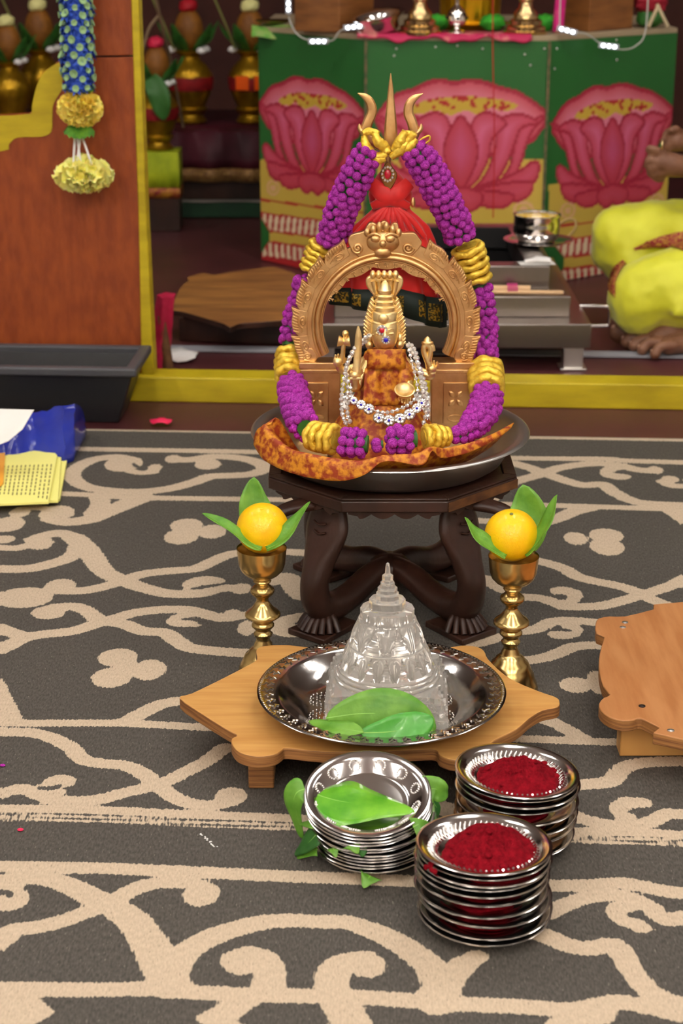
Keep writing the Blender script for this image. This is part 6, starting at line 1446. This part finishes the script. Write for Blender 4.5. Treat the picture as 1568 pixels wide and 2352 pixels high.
# green painted step with grey top cloth in front of the bench
g0 = G(470, 500, 0).y; zg = V(470, 464, g0).z
t = thing('green_step', 'dark green painted step with pale cloth on top below the wine bench', 'step', (-.7, g0, 0))
MB().box((-.75, g0+.03, zg/2), (1.75, .06, zg)).mk('step_front', mat('dark green paint', (28, 70, 40), .5, col2=(20, 54, 32), nscale=10), t, bevel=.003)
MB().grid([[Vector((x, g0+.002, zg+.001)), Vector((x, g0+.03, zg+.0015)), Vector((x, by-.05, zg+.002+.002*math.sin(x*30)))] for x in np.linspace(-1.6, .1, 40)]).mk('pale_cloth', mat('grey cloth', (150, 140, 132), .8), t, smooth=70, solid=.001)
def kalash(lab, x, ybase, Y, s, band, leaves=True, base_z=None, flower=None, orange_patch=False):
    c = V(x, ybase, Y); 
    if base_z is not None: c.z = base_z
    t = thing('kalash_pot', lab, 'pot', c, None)
    P = [(.0001, 0), (.05, 0), (.058, .008), (.05, .016), (.042, .03), (.056, .045), (.06, .052), (.052, .06), (.058, .075), (.074, .11), (.083, .15), (.08, .175), (.062, .205), (.04, .225), (.034, .238), (.05, .25), (.054, .256), (.046, .26), (.032, .262), (.03, .245)]
    MB().lathe([(r*s, z*s) for r, z in P], c, 40).mk('pot_body', potm, t, smooth=45)
    if band: MB().lathe([(.0795*s, .12*s), (.0855*s, .15*s), (.0835*s, .168*s), (.0815*s, .168*s), (.0815*s, .15*s), (.077*s, .12*s)], c, 40).mk('cloth_band', redband, t, smooth=60)
    if orange_patch:
        for a in (-1.9, -1.1): MB().box(c+Vector((.086*s*math.cos(a), .086*s*math.sin(a), .150*s)), (.05*s, .004, .05*s), a+PI/2).mk('orange_patch', mat('orange tinsel', (246, 96, 20), .35), t, bevel=.001)
    MB().ball(c+Vector((0, 0, .33*s)), (.052*s, .052*s, .075*s), 20, 14, fn=lambda d: 1+(.25*max(0, d.z-.75))).mk('coconut', cocom, t, smooth=70)
    if leaves:
        for k in range(5):
            a = 2*PI*k/5+.5; d = Vector((math.cos(a), math.sin(a), 0))
            lf = leaf('mango_leaf', None, [c+d*.03*s+Vector((0, 0, .255*s)), c+d*.085*s+Vector((0, 0, .30*s)), c+d*.12*s+Vector((0, 0, .36*s))], .05*s, (-d+Vector((0, 0, .5))), m=leafdark, parent=t, rib=False, shape=ls)
            if k % 2 == 0: MB().ball(c+d*.065*s+Vector((0, -.01, .262*s)), (.017*s, .012*s, .011*s), 10, 8, fn=lambda q: 1+.5*noise.noise(q*3)).mk('white_flower', white, t, smooth=60)
    if flower and leaves: MB().sweep(crom([c+Vector((-.055*s, -.02, .265*s)), c+Vector((-.09*s, -.03, .36*s)), c+Vector((-.15*s, -.03, .50*s))], 4), .004, n=6).mk('flower_stalk', stemm, t, smooth=70)
    if flower: MB().ball(c+Vector((0, -.01, .415*s)), (.033*s, .03*s, .024*s), 16, 10, fn=lambda q: 1+.35*noise.noise(q*4)).mk('top_flower', flower, t, smooth=60)
    return t
rf = mat('red rose', (170, 8, 28), .6); cf = mat('cream flower', (226, 222, 150), .7)
kalash('golden pot with dark red band and red flower on the wine bench', 440, 287, by+.15, .95, True, base_z=bz+.004, flower=rf)
kalash('golden pot with orange tinsel patches beside the plinth on the wine bench', 578, 287, by+.15, .95, True, base_z=bz+.004, flower=cf, orange_patch=True)
kalash('golden pot with pale flower seen through the board opening', 95, 160, by+.2, .95, False, base_z=bz+.004, flower=cf)
kalash('squat golden pot at the lower edge of the board opening', 28, 262, by+.02, .85, False, base_z=bz+.004, flower=cf)
kalash('golden pot behind the others seen through the board opening', -70, 160, by+.2, .95, True, base_z=bz+.004, flower=rf)
# pot on the lime cloth stand
c = V(372, 470, 5.75); c.z = 0; zs_ = V(372, 352, 5.75).z
t = thing('lime_stand', 'square stand draped in lime green cloth with gold hem', 'stand', c)
MB().box(c+Vector((0, .06, zs_/2)), (.112, .12, zs_)).mk('stand_box', darkwood, t)
lime = mat('lime satin', (186, 200, 40), .4, col2=(150, 168, 30), nscale=15)
zl0 = V(372, 418, 5.74).z; zl1 = V(372, 432, 5.74).z; zl2 = V(372, 456, 5.74).z
def skirt(z0, z1, nm, m, e):
    vs_ = []; n = 80
    for z in (z0, (z0+z1)/2, z1):
        for i in range(n):
            a = 2*PI*i/n; q = 1/max(abs(math.cos(a)), abs(math.sin(a))); w_ = 1+.03*math.sin(a*14)*(z0-z)/(z0-z1+1e-6); vs_.append((c.x+(.058+e)*q*math.cos(a)*w_, c.y+.06+(.062+e)*q*math.sin(a)*w_, z))
    fs_ = [(j*n+i, j*n+(i+1) % n, (j+1)*n+(i+1) % n, (j+1)*n+i) for j in range(2) for i in range(n)]
    if nm == 'lime_cloth': fs_.append(tuple(range(n)))
    MB().add(vs_, fs_).mk(nm, m, t, smooth=50, solid=.001)
skirt(zs_+.003, zl1, 'lime_cloth', lime, .001); skirt(zl1, zl2, 'gold_hem', mat('gold red hem', (176, 120, 30), .5, .3, col2=(120, 20, 30), nscale=60), .002)
kp = kalash('golden pot with red bands and green leaf on the lime cloth stand', 366, 350, 5.81, .82, True, base_z=zs_+.005, flower=mat('pink rose', (206, 30, 70), .6))
leaf('hanging_leaf', None, [V(345, 178, 5.74), V(362, 210, 5.72), V(372, 250, 5.72), V(376, 276, 5.73)], .07, (0, -1, .1), m=mat('mid green leaf', (52, 104, 40), .5), shape=ls, parent=kp, rib=False)
twig = mat('dry twig', (136, 112, 84), .7)
tb = thing('dry_branch', 'thin dry branch with side twigs leaning on the wine bench edge', 'branch', V(421, 292, by-.02))
for nm_, pts in (('main_twig', [(352, -30, 5.72), (372, 60, 5.80), (392, 140, 5.90), (415, 262, by-.04), (421, 292, by-.018)]), ('side_twig', [(322, 155, 5.84), (360, 152, 5.87), (394, 150, 5.905)]), ('side_twig', [(366, 34, 5.78), (345, 60, 5.77), (334, 90, 5.77), (326, 120, 5.77)])):
    MB().sweep(crom([V(*p) for p in pts], 4), .005, n=7).mk(nm_, twig, tb, smooth=70)

# ================================================================== SEATED PERSON
def caps(b_, pts):
    P = [Vector(p[:3]) for p in pts]; R_ = [p[3] for p in pts]
    PP_ = crom(P, 5) if len(P) > 2 else [P[0].lerp(P[1], k/6) for k in range(7)]
    n = len(PP_); RR_ = interp(R_, 5) if len(P) > 2 else [R_[0]+(R_[1]-R_[0])*k/6 for k in range(7)]
    b_.sweep(PP_, RR_, n=14); b_.ball(PP_[0], RR_[0], 14, 10); b_.ball(PP_[-1], RR_[-1], 14, 10)
per = thing('person', 'seated person in a yellow dhoti with hands joined beside the fire altar', 'person', (1.12, 4.36, 0))
bd_ = MB()
caps(bd_, [(1.15, 4.36, .13, .13), (1.17, 4.36, .26, .125), (1.15, 4.36, .40, .135), (1.13, 4.36, .52, .12)])
caps(bd_, [(1.12, 4.22, .56, .062), (1.13, 4.36, .58, .07), (1.12, 4.50, .56, .062)])
caps(bd_, [(1.12, 4.36, .58, .055), (1.10, 4.36, .66, .05)])
bd_.ball((1.065, 4.36, .765), (.092, .075, .112), 24, 18); bd_.ball((1.01, 4.36, .715), (.045, .042, .045), 14, 10)
bd_.sweep([(.972, 4.36, .785), (.962, 4.36, .765), (.955, 4.36, .748), (.966, 4.36, .742)], [.008, .011, .014, .010], n=10); bd_.ball((.975, 4.36, .722), (.010, .022, .006), 12, 8); bd_.ball((.977, 4.36, .711), (.010, .018, .007), 12, 8)
for sy in (-1, 1): bd_.ball((1.075, 4.36+sy*.078, .755), (.018, .009, .028), 12, 10)
# arms
hl = V(1552, 383, 4.27); hr_ = V(1556, 322, 4.36)
caps(bd_, [(1.12, 4.20, .55, .052), (1.10, 4.15, .44, .045), (1.05, 4.14, .36, .042)]); caps(bd_, [(1.05, 4.14, .36, .042), (.95, 4.19, .39, .037), tuple(hl+Vector((.04, -.005, -.01)))+(.026,)])
caps(bd_, [(1.12, 4.52, .55, .052), (1.10, 4.56, .45, .045), (1.04, 4.54, .38, .042)]); caps(bd_, [(1.04, 4.54, .38, .042), (.94, 4.46, .42, .036), tuple(hr_+Vector((.05, .01, .0)))+(.026,)])
def hnd(chains): 
    for ch in chains: caps(bd_, [tuple(V(x, y, Y))+(r,) for x, y, Y, r in ch])
# near hand: palm, thumb pinched against the first finger, three fingers curled under
hnd([[(1562, 382, 4.27, .027), (1540, 378, 4.262, .030), (1520, 372, 4.258, .026)],
     [(1522, 352, 4.25, .0105), (1504, 344, 4.245, .010), (1491, 340, 4.243, .0085)],
     [(1518, 366, 4.255, .011), (1498, 352, 4.252, .0105), (1489, 344, 4.25, .0085)],
     [(1512, 376, 4.25, .0112), (1492, 366, 4.25, .0108), (1488, 380, 4.255, .0102), (1500, 390, 4.262, .0095)],
     [(1514, 386, 4.25, .0112), (1495, 384, 4.25, .0106), (1494, 398, 4.256, .010), (1508, 404, 4.262, .009)],
     [(1522, 396, 4.25, .0105), (1504, 400, 4.252, .0098), (1508, 410, 4.258, .009), (1520, 412, 4.262, .008)]])
# far hand
hnd([[(1570, 322, 4.36, .027), (1552, 322, 4.352, .028)], [(1548, 308, 4.345, .0105), (1535, 303, 4.34, .010), (1527, 310, 4.338, .0085)], [(1545, 318, 4.345, .0108), (1530, 316, 4.34, .010), (1522, 324, 4.338, .0088)], [(1545, 328, 4.345, .0105), (1532, 330, 4.34, .0098), (1526, 338, 4.34, .0085)], [(1550, 336, 4.345, .0098), (1540, 340, 4.342, .009), (1534, 346, 4.342, .008)], [(1560, 306, 4.345, .011), (1552, 297, 4.335, .0105), (1541, 299, 4.33, .009)]])
# legs inside the cloth and the near foot
caps(bd_, [(1.14, 4.27, .13, .08), (.95, 4.24, .13, .07), (.78, 4.22, .13, .055)]); caps(bd_, [(.78, 4.22, .12, .05), (.88, 4.26, .09, .042), (.96, 4.25, .055, .034)])
caps(bd_, [(1.14, 4.46, .14, .08), (.93, 4.46, .18, .07), (.76, 4.46, .22, .055)]); caps(bd_, [(.76, 4.46, .20, .05), (.86, 4.40, .12, .042), (.96, 4.36, .06, .034)])
caps(bd_, [(.975, 4.235, .036, .034), (.90, 4.21, .046, .036), (.82, 4.165, .046, .038), (.775, 4.150, .036, .030)])
caps(bd_, [(.80, 4.20, .040, .032), (.755, 4.20, .033, .028)]); caps(bd_, [(.83, 4.12, .030, .027), (.79, 4.10, .026, .022)])
toes = [((.735, 4.215), (.690, 4.235), .0225), ((.740, 4.180), (.702, 4.180), .0155), ((.748, 4.150), (.714, 4.142), .0145), ((.760, 4.120), (.728, 4.104), .0138), ((.782, 4.088), (.752, 4.066), .013)]
for (a, b_, r) in toes: caps(bd_, [(a[0]+.02, a[1], .030, r), ((a[0]+b_[0])/2, (a[1]+b_[1])/2, .030, r*.95), (b_[0], b_[1], r+.002, r*1.05)])
body = bd_.mk('body', skin, per, smooth=80)
md = body.modifiers.new('remesh', 'REMESH'); md.mode = 'VOXEL'; md.voxel_size = .0042; md.use_smooth_shade = True
sm = body.modifiers.new('smooth', 'SMOOTH'); sm.iterations = 4; sm.factor = .5
for (a, b_, r) in toes: MB().ball((b_[0]-r*.45, b_[1]+.002, r*1.75), (r*.45, r*.55, r*.25), 8, 6).mk('toenail', nail, per, smooth=80)
MB().ball((1.085, 4.36, .80), (.098, .082, .09), 24, 16, fn=lambda d: 1+.03*noise.noise(d*6)).mk('hair', mat('black hair', (18, 15, 14), .55), per, smooth=80)
for sy in (-1, 1): MB().ball((.984, 4.36+sy*.03, .77), (.008, .013, .007), 10, 8).mk('eye', mat('eye', (40, 28, 22), .2), per, smooth=80)
rgp = V(1520, 333, 4.235); MB().sweep([rgp+Vector((.002*math.cos(a), .010*math.cos(a), .010*math.sin(a))) for a in [2*PI*k/16 for k in range(16)]], .0022, n=6, closed=True).mk('gold_ring', gold, per, smooth=80)
# dhoti
dh = MB()
caps(dh, [(1.16, 4.27, .15, .12), (.98, 4.23, .155, .115), (.81, 4.195, .145, .104), (.745, 4.19, .125, .092)])
caps(dh, [(.75, 4.20, .115, .085), (.88, 4.24, .11, .08), (1.0, 4.28, .10, .075)]); caps(dh, [(.80, 4.17, .105, .06), (.95, 4.13, .095, .05), (1.1, 4.14, .08, .05)])
caps(dh, [(1.16, 4.46, .17, .125), (.98, 4.46, .20, .112), (.80, 4.455, .225, .096), (.722, 4.45, .222, .084)])
caps(dh, [(.722, 4.45, .20, .08), (.78, 4.40, .13, .07), (.86, 4.36, .10, .07)]); caps(dh, [(1.15, 4.36, .14, .17), (1.17, 4.36, .22, .14)])
for k in range(7): # gathered folds
    u = k/6; caps(dh, [(.80+.05*u, 4.13+.01*u, .20-.02*u+.01*k, .012), (.92+.03*u, 4.10, .17-.03*u, .014), (1.08, 4.12, .19-.035*k, .012)])
for k in range(6): # creases fanning over the near knee
    a = -.9+k*.42; caps(dh, [(.80, 4.105-.004*k, .165-.012*k, .010), (.90, 4.095, .165+.055*math.sin(-a), .013), (1.05, 4.11, .15+.09*math.sin(-a), .012)])
dho = dh.mk('dhoti', dhotim, per, smooth=80)
md = dho.modifiers.new('remesh', 'REMESH'); md.mode = 'VOXEL'; md.voxel_size = .008; md.use_smooth_shade = True
sm = dho.modifiers.new('smooth', 'SMOOTH'); sm.iterations = 6; sm.factor = .5
tx = bpy.data.textures.new('folds', 'CLOUDS'); tx.noise_scale = .085; dp = dho.modifiers.new('folds', 'DISPLACE'); dp.texture = tx; dp.strength = .030; dp.mid_level = .5
bpy.context.view_layer.update()
from mathutils.bvhtree import BVHTree
_dg = bpy.context.evaluated_depsgraph_get(); _ev = dho.evaluated_get(_dg); _m = _ev.to_mesh()
_bv = BVHTree.FromPolygons([dho.matrix_world @ v.co for v in _m.vertices], [tuple(p.vertices) for p in _m.polygons]); _ev.to_mesh_clear()
def on_cloth(x, y):
    h = _bv.ray_cast(CAM, ray(x, y).normalized())
    return (h[0]+h[1]*.006) if h[0] is not None else None
def ribbon(a, b_, nm, m):
    A = [(v.x, v.y) for v in crom([(x, y, 0) for x, y in a], 12)]; B = [(v.x, v.y) for v in crom([(x, y, 0) for x, y in b_], 12)]; rws_ = []
    for (x0, y0), (x1, y1) in zip(A, B):
        r_ = [on_cloth(x0+(x1-x0)*k/8, y0+(y1-y0)*k/8) for k in range(9)]
        if all(p is not None for p in r_): rws_.append(r_)
    if len(rws_) > 2: MB().grid(rws_).mk(nm, m, per, smooth=80, solid=.002)
ribbon([(1453, 570), (1495, 550), (1540, 537), (1600, 528)], [(1458, 575), (1500, 566), (1545, 570), (1600, 590)], 'dhoti_border', redstripe)
ribbon([(1432, 596), (1412, 612), (1402, 640), (1402, 668)], [(1440, 606), (1424, 628), (1416, 652), (1416, 684)], 'dhoti_border', redstripe)
